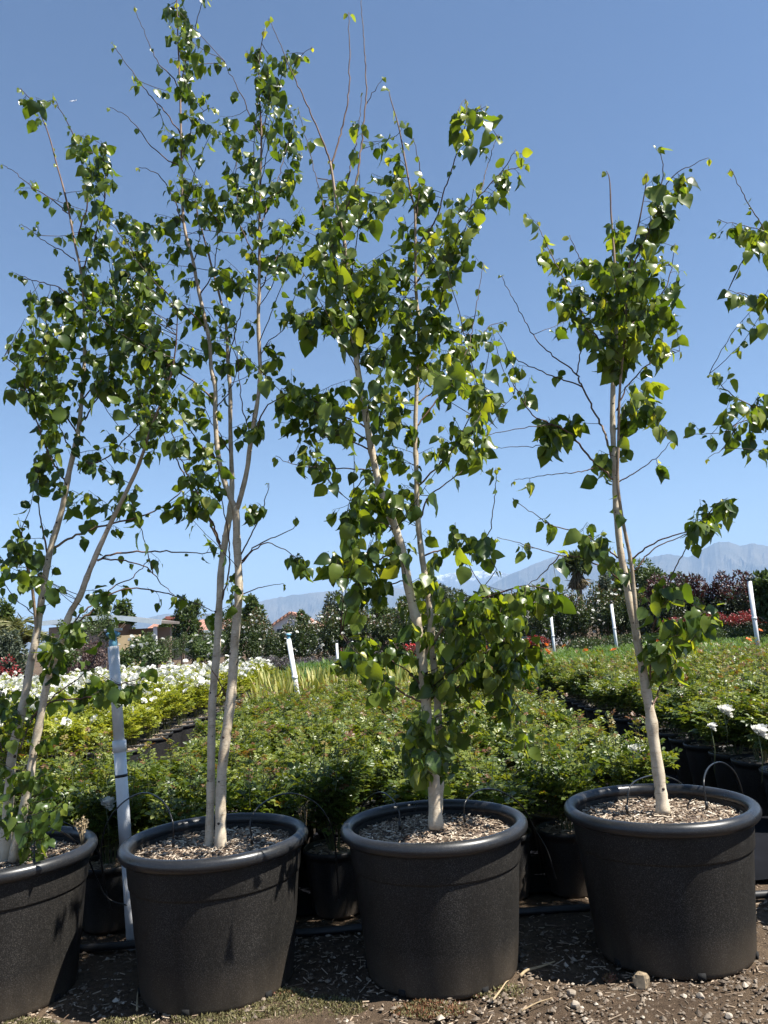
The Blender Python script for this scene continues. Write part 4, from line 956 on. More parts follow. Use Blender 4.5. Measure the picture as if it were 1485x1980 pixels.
# left block with white blooms
for j in range(26):
    for i in range(18):
        x, y = -2.58-.385*i+jit(), 6.3+.385*j+jit()
        lab = ('white-blooming rose at the edge of its block, black pot showing' if i == 0 else 'sparsely flowering yellow-green rose in the front rows of the white rose block' if j < 2
               else 'yellow-green rose covered in white blooms, inside the white rose block')
        if visible(x, y):
            potted('white_rose', x, y, PALE, lab, 'white roses in bloom', (rr.randint(1, 3) if j < 5 else rr.randint(4, 7) if j < 9 else rr.randint(9, 14)), scale=1.0, flz=(.0, .11), up=1.22)
def single_bloom(px, py, Y, s, label, grp='single white roses open among green bushes'):
    p = Gz(px, py, Y); e = empty('white_rose_bloom', tuple(p), label, 'flower', grp)
    s *= 1.02
    o = link('flower', WHITE[0], e); o.scale = (s, s, s); o.rotation_euler = (.5, .3, 1)
    o = link('petals', WHITE[1], e); o.scale = (s*.8,)*3; o.location = (.012*s, -.01, .012)
    mb = MB(); tube(mb, [[0, 0, 0], [.01, .01, -.12], [.0, .03, -.25]], .0025, 5); mb.obj('flower_stem', M['cane'], e)
single_bloom(205, 1557, .56, 1.0, 'white rose bloom next to the thick white riser pipe')
single_bloom(1228, 1456, .62, 1.15, 'white rose bloom beside the trunk of the slim birch')
single_bloom(1400, 1378, .67, 1.3, 'white rose bloom in the block across the dark aisle')
single_bloom(1466, 1418, .66, 1.2, 'white rose bloom in the block across the dark aisle')
single_bloom(1478, 1370, .66, 1.1, 'white rose bloom in the block across the dark aisle')
single_bloom(1375, 1408, .64, .7, 'white rose bloom in the block across the dark aisle')

# ------------------------------------------------------------------ sword-leaved plants
def blade_mesh(seed, n, H, spread, w, mat, tl, arch):
    rg = np.random.default_rng(seed); mb = MB()
    for k in range(n):
        a = rg.uniform(0, 6.28); q = rg.uniform(0, .09); h = H*rg.uniform(.6, 1.05); out = spread*rg.uniform(.25, 1)
        d = np.array([math.cos(a), math.sin(a), 0]); S = np.array([-math.sin(a), math.cos(a), 0])*w*rg.uniform(.7, 1.2)*.5
        t = np.linspace(0, 1, 6); P = d[None]*(q+out*t**1.6)[:, None] + np.array([0, 0, 1.])[None]*(h*(t*(1+arch) - arch*2.0*t**3*.75))[:, None]
        ww = np.array([.7, 1, 1, .85, .55, .05])[:, None]
        V = np.concatenate([P-S*ww, P+S*ww]); i = np.arange(5)[:, None]
        mb.add(V, [np.concatenate([i, i+1, i+7, i+6], 1)], rg.uniform(*tl))
    return mb.mesh('blades', M[mat])
YB = [blade_mesh(300+k, 40, .50, .19, .046, 'yellow_blade', (0, 1), .0) for k in range(4)]
DB = [blade_mesh(310+k, 70, .62, .30, .020, 'blade', (0, 1), .55) for k in range(4)]
LB = [blade_mesh(320+k, 70, .50, .28, .018, 'blade', (.35, 1), .5) for k in range(4)]
def clump(name, x, y, vs_, label, group, nfl=0, blooms=None, s0=1.0):
    e = empty(name, (x, y, gz(x, y)), label, 'plant', group)
    o = link('blades', rr.choice(vs_), e, (0, 0, .12), 'stuff'); s = s0*rr.uniform(.85, 1.15); o.scale = (s, s, s); o.rotation_euler.z = rr.uniform(0, 6)
    p = link('nursery_pot', POT, e); p.scale = (.8, .8, .6)
    for k in range(nfl):
        f = link('flower', rr.choice(blooms), e); h = rr.uniform(.56, .78)*s0
        f.location = (rr.uniform(-.15, .15), rr.uniform(-.15, .15), h); f.rotation_euler = (rr.uniform(-.8, .8), rr.uniform(-.8, .8), rr.uniform(0, 6))
        mb = MB(); tube(mb, [[f.location.x*.3, f.location.y*.3, .12], tuple(f.location)], .004, 4); mb.obj('flower_stem', M['cane'], e)
for j in range(7):
    for i in range(10):
        x, y = -1.75+.36*i+jit(.06), 10.15+.36*j+jit(.06)
        if visible(x, y): clump('sword_leaf_plant', x, y, YB, 'yellowing sword-leaved clump in the strip behind the green roses', 'yellowing sword-leaved clumps', s0=1.35)
for j in range(12):
    for i in range(10):
        x, y = -1.85+.40*i+jit(.06), 13.0+.46*j+jit(.06)
        if visible(x, y): clump('daylily', x, y, DB, 'dark green arching daylily clump behind the yellowing strip', 'dark green daylilies', s0=1.15)
for j in range(20):
    for i in range(22):
        x, y = 2.35+.47*i+jit(.06), 12.0+.48*j+jit(.06)
        nf = 1 if rr.random() < .10 else 0
        if visible(x, y): clump('orange_daylily', x, y, LB, 'daylily clump with an open orange flower, across the aisle' if nf else 'light green daylily clump without flowers, across the aisle behind the roses', 'orange-flowered daylilies', nf, LILY, 1.08)

# ------------------------------------------------------------------ shrubs and trees behind
def crown_mesh(seed, R, n, leaf, nclump, mat, tl=(0, .8), tip=None, hollow=.55, csize=.42):
    """crown centred on the origin, radii R, leaves set on clumps; tip = (height above which leaves may take tint tl2, tint range, chance)"""
    rg = np.random.default_rng(seed); mb = MB(); R = np.array(R, float)
    cc = rand_dirs(rg, nclump)*(rg.uniform(.15, 1, nclump)**.5)[:, None]*.72
    cr = rg.uniform(.6, 1.15, nclump)*csize
    pick = rg.integers(nclump, size=n); d = rand_dirs(rg, n); rad_ = rg.uniform(hollow, 1.05, n)**.6
    P = (cc[pick] + d*(cr[pick]*rad_)[:, None])
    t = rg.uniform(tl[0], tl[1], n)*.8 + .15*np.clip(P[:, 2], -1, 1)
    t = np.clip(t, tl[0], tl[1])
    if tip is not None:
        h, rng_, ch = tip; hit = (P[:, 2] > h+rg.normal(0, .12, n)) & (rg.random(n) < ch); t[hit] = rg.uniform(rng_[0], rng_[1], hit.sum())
    A = d + rg.normal(0, .6, (n, 3)) + [0, 0, -.15]
    cloud(mb, P*R, A, rand_dirs(rg, n)+[0, 0, .7], rg.uniform(*leaf, n), rg.uniform(*leaf, n)*.55, t)
    return mb.mesh('crown', M[mat])
def trunk_mesh(seed, H, r, limbs=5, spread=.3, top=.85):
    rg = np.random.default_rng(seed); mb = MB(); P = np.array([[0, 0, -.05], [rg.normal(0, .02), rg.normal(0, .02), H*.4], [rg.normal(0, .05), rg.normal(0, .05), H*top]])
    Q = catmull(P, H/8); tube(mb, Q, np.linspace(r, r*.35, len(Q)), 7)
    for k in range(limbs):
        b = Q[int(len(Q)*rg.uniform(.35, .8))]; a = rg.uniform(0, 6.28); L = H*spread*rg.uniform(.6, 1.1)
        e = b+np.array([math.cos(a)*L, math.sin(a)*L, L*rg.uniform(.5, 1)]); tube(mb, [b, (b+e)/2+[0, 0, -.04*L], e], [r*.45, r*.3, r*.15], 5)
    return mb.mesh('trunk', M['wood_bark'])
def plant(name, x, y, crown, trunk, zc, label, cat, group=None, s=(1, 1, 1), z=0, flowers=None, nfl=0, R=None):
    e = empty(name, (x, y, z), label, cat, group)
    if trunk: link('trunk', trunk, e)
    c = link('crown', crown, e, (0, 0, zc), 'stuff'); c.scale = s; c.rotation_euler.z = rr.uniform(0, 6.28)
    for k in range(nfl):
        f = link('flower', rr.choice(flowers), e); a, b = rr.uniform(0, 6.28), rr.uniform(-.5, .95)
        q = math.sqrt(1-b*b*.9); f.location = (R[0]*s[0]*q*math.cos(a)*.88, R[1]*s[1]*q*math.sin(a)*.88, zc+R[2]*s[2]*b*.88); f.rotation_euler = (rr.uniform(-1, 1), rr.uniform(-1, 1), 0); f.scale = (1.3, 1.3, 1.3)
    return e
DKR = (.62, .6, .98)
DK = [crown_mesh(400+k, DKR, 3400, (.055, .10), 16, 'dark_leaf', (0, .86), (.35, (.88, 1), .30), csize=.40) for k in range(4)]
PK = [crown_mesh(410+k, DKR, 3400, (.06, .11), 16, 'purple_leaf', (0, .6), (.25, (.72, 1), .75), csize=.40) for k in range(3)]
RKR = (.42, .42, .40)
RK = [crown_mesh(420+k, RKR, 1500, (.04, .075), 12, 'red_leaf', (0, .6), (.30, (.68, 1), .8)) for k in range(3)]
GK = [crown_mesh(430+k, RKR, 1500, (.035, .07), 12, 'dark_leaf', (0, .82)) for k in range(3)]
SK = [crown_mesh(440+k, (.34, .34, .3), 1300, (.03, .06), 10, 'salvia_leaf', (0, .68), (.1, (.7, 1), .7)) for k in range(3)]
TRS = [trunk_mesh(450+k, 1.5, .025, 5, .3) for k in range(3)]
TRL = [trunk_mesh(455+k, .7, .018, 4, .35) for k in range(2)]
def px_x(px, Y): return W(px, hy(px), Y)[0]
for k, px in enumerate(list(range(455, 540, 26))+list(range(560, 800, 26))):
    Y = 28+rr.uniform(-1, 1); hgt = rr.uniform(1.0, 1.22)
    if 520 < px < 610: hgt *= .86
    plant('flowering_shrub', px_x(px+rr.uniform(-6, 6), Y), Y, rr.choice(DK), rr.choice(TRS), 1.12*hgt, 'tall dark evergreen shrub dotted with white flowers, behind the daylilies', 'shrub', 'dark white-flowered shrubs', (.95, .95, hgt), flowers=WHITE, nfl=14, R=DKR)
for k, px in enumerate(range(800, 1300, 27)):
    Y = 28.5+rr.uniform(-1, 1); hgt = rr.uniform(1.02, 1.25) + .004*k
    plant('flowering_shrub', px_x(px+rr.uniform(-6, 6), Y), Y, rr.choice(DK), rr.choice(TRS), 1.14*hgt, 'tall dark hedge shrub with cream flowers, behind the orange daylilies', 'shrub', 'dark hedge shrubs behind the orange daylilies', (1, 1, hgt), flowers=WHITE, nfl=10, R=DKR)
for k, px in enumerate(range(1262, 1530, 27)):
    Y = 26.5+rr.uniform(-.6, .6)
    plant('purple_shrub', px_x(px+rr.uniform(-6, 6), Y), Y, rr.choice(PK), rr.choice(TRS), 1.42, 'tall hedge shrub with dark purple-red top leaves', 'shrub', 'purple-topped hedge shrubs', (1.1, 1, rr.uniform(1.25, 1.42)))
for k in range(18):
    row = k % 2; Y = 23.6+.9*row; px = 1300+12.5*k
    plant('red_tipped_shrub', px_x(px, Y), Y, rr.choice(RK), rr.choice(TRL), .80+.03*row, 'low shrub with bright red young leaves, in front of the purple-topped hedge', 'shrub', 'red-tipped shrubs', (1, 1, rr.uniform(.9, 1.15)))
for k in range(30):
    row = k % 2; Y = 22.2+.6*row; px = 1105+14*k
    plant('low_shrub', px_x(px, Y), Y, rr.choice(GK), rr.choice(TRL), .45, 'low dense dark green shrub in front of the red-tipped shrubs', 'shrub', 'low dark green shrubs', (1, 1, rr.uniform(.95, 1.2)))
for k in range(44):
    row = k % 3; Y = 22.5+1.0*row; px = 480+6.2*k
    plant('salvia', px_x(px, Y), Y, rr.choice(SK), None, .36, 'greyish purple flowering low plant in the strip before the dark shrubs', 'plant', 'greyish purple flowering plants', (1.2, 1.2, rr.uniform(.9, 1.25)))
RDK = [crown_mesh(445+k, (.34, .34, .3), 900, (.04, .07), 10, 'red_leaf', (0, .6), (.0, (.8, 1), .55)) for k in range(2)]
for k, px in enumerate([788, 800, 812, 826, 840, 985, 995, 1006, 1017, 1028, 1040, 672, 684, 695]):
    Y = 24.8+rr.uniform(-.4, .4)
    plant('red_flower_bush', px_x(px, Y), Y, rr.choice(RDK), None, .62, 'bright red flowering bush in front of the dark shrubs', 'shrub', 'red flowering bushes', flowers=RED, nfl=10, R=(.34, .34, .3))
# standard roses and young trees on stakes at the left
STR = (.38, .38, .42)
ST = [crown_mesh(460+k, STR, 1300, (.05, .09), 11, 'tree_leaf', (.2, 1), hollow=.4) for k in range(3)]
for px, Y, zc, n in [(250, 17.0, 1.12, 9), (276, 17.6, 1.25, 11), (302, 18.4, 1.1, 7), (388, 18.6, 1.15, 10), (410, 19.4, 1.15, 9), (120, 15.8, 1.15, 5)]:
    plant('standard_rose', px_x(px, Y), Y, rr.choice(ST), trunk_mesh(int(px), zc+.1, .02, 4, .2), zc, 'standard rose with a bare stem and white blooms above the white rose block', 'tree', 'standard roses', flowers=WHITE, nfl=n, R=STR)
YTR = (.7, .7, 1.0)
YT = [crown_mesh(470+k, YTR, 1900, (.06, .11), 16, 'tree_leaf', (.1, .9), hollow=.3, csize=.34) for k in range(3)]
for px, Y, zc, s in [(333, 26, 1.2, .52), (355, 27, 1.3, .55), (374, 25.5, 1.2, .5), (395, 27.5, 1.3, .55), (418, 26.2, 1.35, .6), (312, 28, 1.2, .5), (205, 24, 1.9, .8), (160, 23, 1.7, .8), (135, 22, 1.6, .8), (437, 28, 1.9, .9)]:
    plant('young_tree', px_x(px, Y), Y, rr.choice(YT), trunk_mesh(int(px)+1, zc+.6, .03, 5, .22), zc, 'young leafy tree with a thin bare trunk in the nursery row before the houses', 'tree', 'young nursery trees before the houses', (s, s, s*.9))
BR = crown_mesh(480, (.8, .7, .62), 2200, (.05, .10), 14, 'brown_leaf', (0, 1))
plant('brown_bush', px_x(172, 18), 18, BR, TRL[0], .95, 'purplish brown rounded bush between the splayed stems and the riser pipe', 'shrub', s=(.75, .75, 1))
PR = crown_mesh(481, (.5, .5, .5), 1300, (.05, .08), 12, 'red_leaf', (0, .5), (-.8, (.72, 1), .75))
plant('crimson_bush', px_x(0, 16), 16, PR, TRL[1], .75, 'crimson bush left of the splay-stemmed birch', 'shrub')
# big trees beyond
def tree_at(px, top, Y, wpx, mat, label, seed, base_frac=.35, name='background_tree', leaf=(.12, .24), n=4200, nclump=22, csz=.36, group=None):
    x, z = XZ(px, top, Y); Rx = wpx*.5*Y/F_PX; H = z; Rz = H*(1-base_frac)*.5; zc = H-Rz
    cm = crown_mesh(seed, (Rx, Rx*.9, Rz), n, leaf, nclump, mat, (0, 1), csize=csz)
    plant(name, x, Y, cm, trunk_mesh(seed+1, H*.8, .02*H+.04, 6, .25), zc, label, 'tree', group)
tree_at(665, 1136, 42, 95, 'grey_leaf', 'broad dark olive-like tree rounding above the white-flowered shrubs', 500, .2, leaf=(.14, .26), n=6000)
tree_at(735, 1150, 40, 70, 'tree_leaf', 'green tree beside the broad olive-like tree', 504, .2)
tree_at(850, 1118, 38, 120, 'grey_leaf', 'wide grey-green tree behind the lower stems of the bushy birch', 508, .2, n=6000)
tree_at(790, 1145, 36, 70, 'tree_leaf', 'green tree between the olive-like tree and the wide grey-green tree', 511, .2)
tree_at(490, 1138, 34, 46, 'tree_leaf', 'narrow dark upright tree beside the Y-forked birch stems', 516, .15, nclump=34, csz=.24, n=3000)
tree_at(462, 1160, 36, 44, 'tree_leaf', 'slim feathery tree beside the narrow upright tree', 520, .2, csz=.22, n=1700)
tree_at(352, 1146, 40, 60, 'tree_leaf', 'bushy tree rising behind the terracotta roof', 524, .3, csz=.26, n=2600, nclump=30)
tree_at(378, 1150, 41, 40, 'tree_leaf', 'smaller tree leaning on the bushy tree behind the terracotta roof', 528, .3, csz=.22, n=1500)
tree_at(240, 1150, 34, 46, 'tree_leaf', 'open airy tree above the grey carport roof', 532, .4, csz=.24, n=1700)
tree_at(190, 1165, 36, 70, 'tree_leaf', 'low wide tree above the grey carport roof', 536, .3, csz=.28, n=2600)
tree_at(6, 1162, 30, 50, 'tree_leaf', 'dark tree behind the feathery palm', 540, .2)
tree_at(20, 1215, 20, 90, 'grey_leaf', 'grey-green bush under the feathery palm', 544, .1, leaf=(.06, .12))
tree_at(1250, 1078, 40, 100, 'tree_leaf', 'rounded olive-green tree behind the purple-topped hedge', 548, .2, n=6000)
tree_at(1300, 1092, 38, 70, 'grey_leaf', 'grey-green tree beside the rounded olive-green tree', 552, .2)
tree_at(1165, 1095, 44, 50, 'grey_leaf', 'loose grey-green tree next to the fan palms', 556, .3, csz=.28, n=2400)
tree_at(1205, 1110, 40, 50, 'tree_leaf', 'dark green tree between the fan palms and the rounded tree', 560, .2)
tree_at(1480, 1090, 22, 60, 'tree_leaf', 'leafy tree rising past the end of the purple-topped hedge', 564, .2)
tree_at(315, 1190, 60, 40, 'tree_leaf', 'distant tree left of the bushy tree behind the roof', 568, .2)
tree_at(585, 1175, 48, 36, 'tree_leaf', 'pale green young tree in front of the white house', 572, .3, csz=.28, n=1500)

def fan_palm(px, top, bot, Y, wpx, seed, label):
    rg = np.random.default_rng(seed); x, zt = XZ(px, top, Y); R = wpx*.5*Y/F_PX; H = zt-R*.75
    e = empty('fan_palm', (x, Y, 0), label, 'palm tree', 'fan palms')
    mb = MB(); tube(mb, [[0, 0, -.1], [.05, 0, H*.5], [0, 0, H]], [.22, .17, .16], 10); mb.obj('trunk', M['wood_bark'], e)
    def blades(n, el0, el1, t0, t1, L, nm, z0, w):
        a = rg.uniform(0, 6.28, n); el = np.arcsin(rg.uniform(math.sin(el0), math.sin(el1), n))
        A = np.stack([np.cos(a)*np.cos(el), np.sin(a)*np.cos(el), np.sin(el)], -1)
        mb = MB(); P = np.array([0, 0, z0])[None] + A*R*.12 + rg.normal(0, .03*R, (n, 3))
        cloud(mb, P, A, rand_dirs(rg, n), R*L*rg.uniform(.7, 1.05, n), R*w, rg.uniform(t0, t1, n)); mb.obj(nm, M['palm_leaf'], e, kind='stuff')
        mb = MB(); P2 = P + A*R*L*.55; D = A + rg.normal(0, .45, (n, 3)) + [0, 0, -.25]
        cloud(mb, P2, D, rand_dirs(rg, n), R*L*rg.uniform(.3, .5, n), R*w*1.3, rg.uniform(t0, t1, n)); mb.obj(nm+'_tips', M['palm_leaf'], e, kind='stuff')
    blades(420, -.75, 1.5, .42, 1, .95, 'fronds', H, .10); blades(420, -1.52, -1.12, 0, .3, 1.45, 'dead_frond_skirt', H-.1*R, .10)
fan_palm(1112, 1070, 1150, 46, 60, 600, 'shaggy fan palm with a skirt of dead fronds against the mountains')
fan_palm(1187, 1093, 1150, 60, 26, 601, 'farther small fan palm near the trunk of the slim birch')
def feather_palm(px, top, Y, wpx, seed):
    rg = np.random.default_rng(seed); x, zt = XZ(px, top, Y); R = wpx*.5*Y/F_PX; H = zt*.55
    e = empty('feather_palm', (x, Y, 0), 'pale yellowish feathery palm behind the splay-stemmed birch', 'palm tree')
    mb = MB(); tube(mb, [[0, 0, -.1], [0, 0, H]], [.2, .16], 9); mb.obj('trunk', M['wood_bark'], e)
    for k in range(26):
        mb = MB(); a = rg.uniform(0, 6.28); up = rg.uniform(.3, 1.2); t = np.linspace(0, 1, 12)
        d = np.array([math.cos(a), math.sin(a), 0]); P = d[None]*(R*1.25*t*math.cos(up*.6))[:, None] + np.array([0, 0, 1.])[None]*(H + (zt-H)*(1.5*up*t-1.0*up*t**2.2))[:, None]
        tube(mb, P, np.linspace(.02, .004, 12), 4, .3, cap=False)
        i = rg.integers(1, 12, 70); T = np.gradient(P, axis=0)[i]; T /= np.linalg.norm(T, axis=1)[:, None]
        S = np.cross(T, [0, 0, 1.]); sg = rg.choice([-1, 1], 70)[:, None]; A = S*sg + T*.7 + rg.normal(0, .15, (70, 3))
        cloud(mb, P[i]+T*rg.uniform(-.08, .08, (70, 1)), A, rand_dirs(rg, 70), rg.uniform(.28, .5, 70), .04, rg.uniform(0, 1, 70)); mb.obj('frond', M['feather_leaf'], e)
feather_palm(28, 1178, 22, 90, 620)

# ------------------------------------------------------------------ houses
M['taupe'] = simple('taupe_stucco', (.30, .235, .19), .9, .1, 3); M['tan_wall'] = simple('tan_wall', (.62, .47, .27), .85, .08, 3)
M['white_wall'] = simple('white_stucco', (.62, .64, .66), .9, .06, 3); M['fascia'] = simple('pale_fascia', (.50, .58, .62), .5, .06)
M['dark_glass'] = simple('window_glass', (.03, .04, .05), .1, .1); M['frame'] = simple('window_frame', (.7, .7, .7), .5, .05)
M['brick'] = simple('chimney_brick', (.30, .12, .085), .9, .2, 5); M['grey_roof'] = simple('shingle_roof', (.17, .145, .13), .9, .25, 3); M['dark_open'] = simple('carport_shade', (.10, .08, .065), .9, .2)
def tile_mat():
    m, nt, b = new_mat('terracotta_tiles'); v = coords(nt); n = noise(nt, v, 1.6, 5)
    w = nd(nt, 'ShaderNodeTexWave'); w.wave_type = 'BANDS'; w.bands_direction = 'X'; w.inputs['Scale'].default_value = 1.1; nt.links.new(v, w.inputs['Vector'])
    r = ramp(nt, n.outputs[0], [(.3, (.27, .125, .085)), (.7, (.42, .225, .16))])
    c = mixc(nt, .4, r.outputs[0], ramp(nt, w.outputs[1], [(0, (.6, .6, .6)), (1, (1.1, 1.1, 1.1))]).outputs[0], 'MULTIPLY'); nt.links.new(c, b.inputs['Base Color']); b.inputs['Roughness'].default_value = .85
    bump(nt, b, w.outputs[1], .6, .06); return m
M['tile'] = tile_mat()
def window(e, x, y, z, w, h, off):
    mb = MB(); box(mb, (x-w/2, y-.06, z-h/2), (x+w/2, y-.02, z+h/2)); f = mb.obj('window', M['frame'], e, False, off)
    for k in range(2):
        a = x-w/2+.06+k*(w/2-.03); mb = MB(); box(mb, (a, y-.066, z-h/2+.07), (a+w/2-.09, y-.058, z+h/2-.07)); mb.obj('pane', M['dark_glass'], f, False, off)
def slab(mb, a, b, c, d, th):
    a, b, c, d = map(np.array, (a, b, c, d)); n = np.cross(b-a, d-a); n = n/np.linalg.norm(n); n = n if n[2] > 0 else -n
    mb.add([a, b, c, d, a+n*th, b+n*th, c+n*th, d+n*th], [BOXF])
def gable(x0, x1, y0, y1, ez, rz, wall, roof, label, over=.5, chim=None, along='x', wins=()):
    off = np.array([(x0+x1)/2, (y0+y1)/2, 0]); e = empty('house', tuple(off), label, 'house')
    xm, ym = (x0+x1)/2, (y0+y1)/2; mb = MB()
    box(mb, (x0, y0, 0), (x1, y1, ez))
    if along == 'x': mb.add([[x0, y0, ez], [x0, y1, ez], [x0, ym, rz], [x1, y0, ez], [x1, y1, ez], [x1, ym, rz]], [np.array([[0, 1, 2], [3, 5, 4]])])
    else: mb.add([[x0, y0, ez], [x1, y0, ez], [xm, y0, rz], [x0, y1, ez], [x1, y1, ez], [xm, y1, rz]], [np.array([[0, 1, 2], [3, 5, 4]])])
    mb.obj('wall', M[wall], e, False, off); mb = MB(); fb = MB(); o = over
    if along == 'x':
        s = (rz-ez)/(ym-y0); lo = ez - s*o
        slab(mb, (x0-o, y0-o, lo), (x1+o, y0-o, lo), (x1+o, ym, rz), (x0-o, ym, rz), .15); slab(mb, (x0-o, y1+o, lo), (x1+o, y1+o, lo), (x1+o, ym, rz), (x0-o, ym, rz), .15)
        box(fb, (x0-o, y0-o-.04, lo-.06), (x1+o, y0-o-.005, lo+.16))
    else:
        s = (rz-ez)/(xm-x0); lo = ez - s*o
        slab(mb, (x0-o, y0-o, lo), (x0-o, y1+o, lo), (xm, y1+o, rz), (xm, y0-o, rz), .15); slab(mb, (x1+o, y0-o, lo), (x1+o, y1+o, lo), (xm, y1+o, rz), (xm, y0-o, rz), .15)
        box(fb, (x0-o-.04, y0-o, lo-.06), (x0-o-.005, y1+o, lo+.12))
    r = mb.obj('roof', M[roof], e, False, off); fb.obj('fascia', M['fascia'], r, False, off)
    if chim:
        cx, cy, cw, ct = chim; mb = MB(); box(mb, (cx-cw/2, cy-cw/2, ez), (cx+cw/2, cy+cw/2, ct)); box(mb, (cx-cw/2-.08, cy-cw/2-.08, ct-.25), (cx+cw/2+.08, cy+cw/2+.08, ct-.1)); mb.obj('chimney', M['brick'], r, False, off)
    for (wx, wz, w, h) in wins: window(e, wx, y0, wz, w, h, off)
    mb = MB(); box(mb, (xm+1, y0-.05, 0), (xm+1.9, y0-.01, 2.0)); d = mb.obj('door', M['frame'], e, False, off); mb = MB(); box(mb, (xm+1.1, y0-.09, 1.0), (xm+1.16, y0-.05, 1.06)); mb.obj('handle', M['dark_glass'], d, False, off)
# terracotta-roofed house
Y = 66; xa, xb = px_x(283, Y), px_x(448, Y); cx, cz = XZ(337, 1194, Y+4)
gable(xa, xb, Y, Y+9, 2.3, XZ(360, 1203, Y+4.5)[1], 'taupe', 'tile', 'low house with a terracotta tiled roof and a brick chimney', chim=(cx, Y+3.2, .9, cz+.1), wins=[(xa+2, 1.4, 1.4, 1.1)])
Y = 58; xa, xb = px_x(523, Y), px_x(606, Y); z_ = XZ(560, 1186, Y)[1]
gable(xa, xb, Y, Y+8, z_-1.0, z_, 'white_wall', 'tile', 'white stuccoed house with a gable end and orange tiled roof', along='y', over=.35, wins=[(xa+.9, 1.6, .9, .9)])
Y = 44; xa, xb = px_x(975, Y), px_x(1085, Y)
gable(xa, xb, Y, Y+8, XZ(1030, 1182, Y)[1], XZ(1030, 1150, Y+4)[1], 'white_wall', 'grey_roof', 'white house with a brown shingle roof behind the dark hedge', wins=[(xa+.8, 1.5, .8, .8)])
# grey carport house at the left
Y = 30; xa, xb, xc = px_x(84, Y), px_x(218, Y), px_x(318, Y); za, zb, zc = XZ(90, 1208, Y)[1], XZ(200, 1196, Y)[1], XZ(310, 1206, Y)[1]
off = np.array([xb, Y, 0]); e = empty('carport_house', tuple(off), 'low taupe house with a shallow pale-edged roof and an open carport', 'house')
mb = MB(); box(mb, (xa+.2, Y, 0), (xb, Y+2.1, za-.12)); mb.obj('wall', M['taupe'], e, False, off)
mb = MB(); mb.add([[xa+.2, Y-.003, za-.12], [xb, Y-.003, za-.12], [xb, Y-.003, zb-.15]], [np.array([[0, 1, 2]])]); mb.obj('gable_panel', M['taupe'], e, False, off)
mb = MB(); box(mb, (xb, Y+1.9, 0), (xc-.3, Y+2.1, zc-.1)); mb.obj('carport_wall', M['taupe'], e, False, off)
mb = MB(); slab(mb, (xa, Y-.4, za), (xb, Y-.4, zb), (xb, Y+2.2, zb), (xa, Y+2.2, za), .10); slab(mb, (xb, Y-.4, zb), (xc, Y-.4, zc), (xc, Y+2.2, zc), (xb, Y+2.2, zb), .10); r = mb.obj('roof', M['grey_roof'], e, False, off)
mb = MB(); slab(mb, (xa, Y-.45, za-.05), (xb, Y-.45, zb-.05), (xb, Y-.41, zb-.05), (xa, Y-.41, za-.05), .18); slab(mb, (xb, Y-.45, zb-.05), (xc, Y-.45, zc-.05), (xc, Y-.41, zc-.05), (xb, Y-.41, zb-.05), .18); mb.obj('fascia', M['fascia'], r, False, off)
for k in (xb+.1, xc-.4):
    mb = MB(); box(mb, (k, Y-.1, 0), (k+.12, Y+.02, zc-.1)); mb.obj('post', M['frame'], e, False, off)
window(e, xa+1.2, Y, 1.3, 1.0, .8, off)
pa, pb = px_x(226, 24), px_x(270, 24); zt = XZ(248, 1228, 24)[1]
mb = MB(); box(mb, (pa, 24, 0), (pb, 24.12, zt)); tag(mb.obj('garden_wall', M['tan_wall'], smooth=False), 'short sunlit tan wall standing before the carport', 'wall')

# ------------------------------------------------------------------ airplane
def airplane():
    Y = 900; c = W(141, 195, Y); k = Y/F_PX*.95
    e = empty('airplane', tuple(c), 'tiny white airplane flying in the clear blue sky', 'airplane')
    m = M['frame']
    mb = MB(); tube(mb, np.array([[-7.5, 0, 0], [-6.5, 0, 0], [-4, 0, 0], [3, 0, 0], [7, 0, .3], [8, 0, .5]])*k, np.array([.15, .6, .9, .9, .45, .15])*k, 10); mb.obj('fuselage', m, e)
    for s in (-1, 1):
        mb = MB(); slab(mb, (-1.6*k, 0, 0), (1.2*k, 0, 0), (.6*k-1.5*k, s*6*k, s*7*k*.9), (-.4*k-1.5*k, s*6*k, s*7*k*.9), .3*k); mb.obj('wing', m, e)
        mb = MB(); slab(mb, (6*k, 0, .3*k), (7.4*k, 0, .3*k), (7.4*k, s*2*k, s*1.2*k+.3*k), (6.6*k, s*2*k, s*1.2*k+.3*k), .2*k); mb.obj('tailplane', m, e)
    mb = MB(); slab(mb, (6*k, -.1*k, .5*k), (7.6*k, -.1*k, .5*k), (8*k, -.1*k, 2.6*k), (7*k, -.1*k, 2.6*k), .2*k); mb.obj('tail_fin', m, e)
airplane()

# ------------------------------------------------------------------ mountains
def mountain_mat():
    m, nt, b = new_mat('mountain_rock'); v = coords(nt)
    n1 = noise(nt, v, .0012, 8, .6); sx = nd(nt, 'ShaderNodeSeparateXYZ'); nt.links.new(v, sx.inputs[0])
    r = ramp(nt, n1.outputs[0], [(.35, (.05, .05, .035)), (.65, (.13, .115, .085))])
    n2 = noise(nt, v, .0055, 8, .72)
    a = nd(nt, 'ShaderNodeMath', operation='MULTIPLY_ADD'); a.inputs[1].default_value = 1500; nt.links.new(n2.outputs[0], a.inputs[0]); nt.links.new(sx.outputs[2], a.inputs[2])
    mr = nd(nt, 'ShaderNodeMapRange'); mr.inputs[1].default_value = 1960; mr.inputs[2].default_value = 2120; nt.links.new(a.outputs[0], mr.inputs[0])
    c = mixc(nt, mr.outputs[0], r.outputs[0], (.75, .76, .78)); nt.links.new(c, b.inputs['Base Color']); b.inputs['Roughness'].default_value = .95; b.inputs['Specular IOR Level'].default_value = .05
    bump(nt, b, n2.outputs[0], .6, 60); return m
M['mountain'] = mountain_mat()
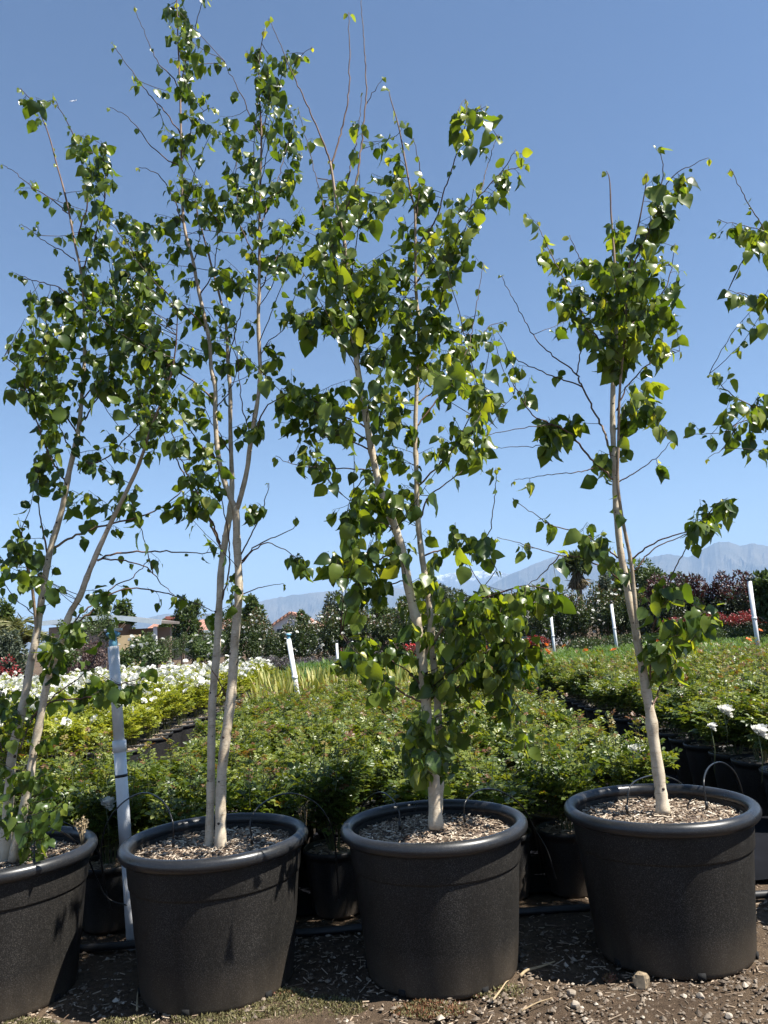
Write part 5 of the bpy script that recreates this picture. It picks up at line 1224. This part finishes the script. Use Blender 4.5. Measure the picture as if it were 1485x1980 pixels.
def ridge(pts, D, depth, name, seed):
    rg = np.random.default_rng(seed)
    az = []; el = []
    for px, py in pts:
        d = CF*F_PX + CR*(px-742.5) - CU*(py-990); az.append(math.atan2(d[0], d[1])); el.append(d[2]/math.hypot(d[0], d[1]))
    na, nr = 620, 46; A = np.linspace(az[0], az[-1], na); E = np.interp(A, az, el)
    def fn(u, f, s): 
        x = u*f; i = np.floor(x).astype(int); t = x-i; t = t*t*(3-2*t); h = lambda k: np.modf(np.abs(np.sin(k*12.9898+s*78.233)*43758.5453))[0]
        return h(i)*(1-t)+h(i+1)*t-.5
    E = E + np.abs(fn(A, 160, 1))*-.0018 + fn(A, 420, 2)*.0011 + .0006
    V = np.zeros((nr, na, 3)); s = np.linspace(-1, 1, nr)
    for k in range(nr):
        sp = np.zeros(na)
        for q, (f, am) in enumerate([(26, 1.0), (60, .55), (150, .3), (380, .16)]): sp += am*np.abs(fn(A+.02*math.sin(k*.7+q)*.3+.006*np.sin(k*.33+A*30), f, 10+q+seed))*2
        r = D + depth*s[k]
        fall = (1-abs(s[k]))
        rough = fall*(1-.75*(1-fall)*sp) if k != nr//2 else np.ones(na)
        hgt = E*D*np.clip(rough, 0, 1.0) if s[k] < 0 else E*D*fall
        hgt = np.where(abs(s[k]) < 1e-6, E*D, hgt*(r/D if s[k] < 0 else 1))
        V[k, :, 0] = np.sin(A)*r; V[k, :, 1] = np.cos(A)*r; V[k, :, 2] = np.maximum(hgt, 0) - (5 if k in (0, nr-1) else 0)
    i = np.arange(nr-1)[:, None]*na + np.arange(na-1)[None]
    mb = MB(); mb.add(V.reshape(-1, 3), [np.stack([i, i+1, i+na+1, i+na], -1).reshape(-1, 4)])
    o = mb.obj(name, M['mountain'], smooth=False); o['kind'] = 'structure'
ridge([(-900, 1300), (-300, 1262), (0, 1222), (180, 1215), (270, 1197), (320, 1185), (360, 1188), (420, 1184), (470, 1172), (515, 1158), (560, 1149), (620, 1142), (680, 1136), (740, 1132), (800, 1140), (860, 1150), (905, 1150), (950, 1128), (985, 1108), (1012, 1097), (1040, 1084), (1075, 1072), (1110, 1068), (1150, 1069), (1200, 1078), (1250, 1076),
       (1290, 1068), (1330, 1075), (1360, 1058), (1390, 1043), (1410, 1045), (1430, 1053), (1455, 1047), (1485, 1053), (1600, 1040), (1900, 1060), (2500, 1080)], 13000, 3500, 'mountain_range', 7)
ridge([(500, 1190), (700, 1150), (800, 1120), (850, 1110), (880, 1105), (910, 1103), (940, 1099), (960, 1102), (985, 1108), (1040, 1104), (1120, 1110), (1300, 1120)], 19500, 2800, 'snowy_mountain', 13)

# ------------------------------------------------------------------ haze
M['haze'] = bpy.data.materials.new('haze'); M['haze'].use_nodes = True; nt = M['haze'].node_tree; nt.nodes.clear()
pv = nt.nodes.new('ShaderNodeVolumePrincipled'); pv.inputs['Density'].default_value = 7.6e-5; pv.inputs['Color'].default_value = (.44, .66, 1, 1); pv.inputs['Anisotropy'].default_value = 0.0
out = nt.nodes.new('ShaderNodeOutputMaterial'); nt.links.new(pv.outputs[0], out.inputs['Volume'])
mb = MB(); box(mb, (-25000, -25000, -8), (25000, 25000, 1620)); tag(mb.obj('haze', M['haze'], smooth=False), 'thin blue haze over the distant mountains', 'haze', kind='stuff')
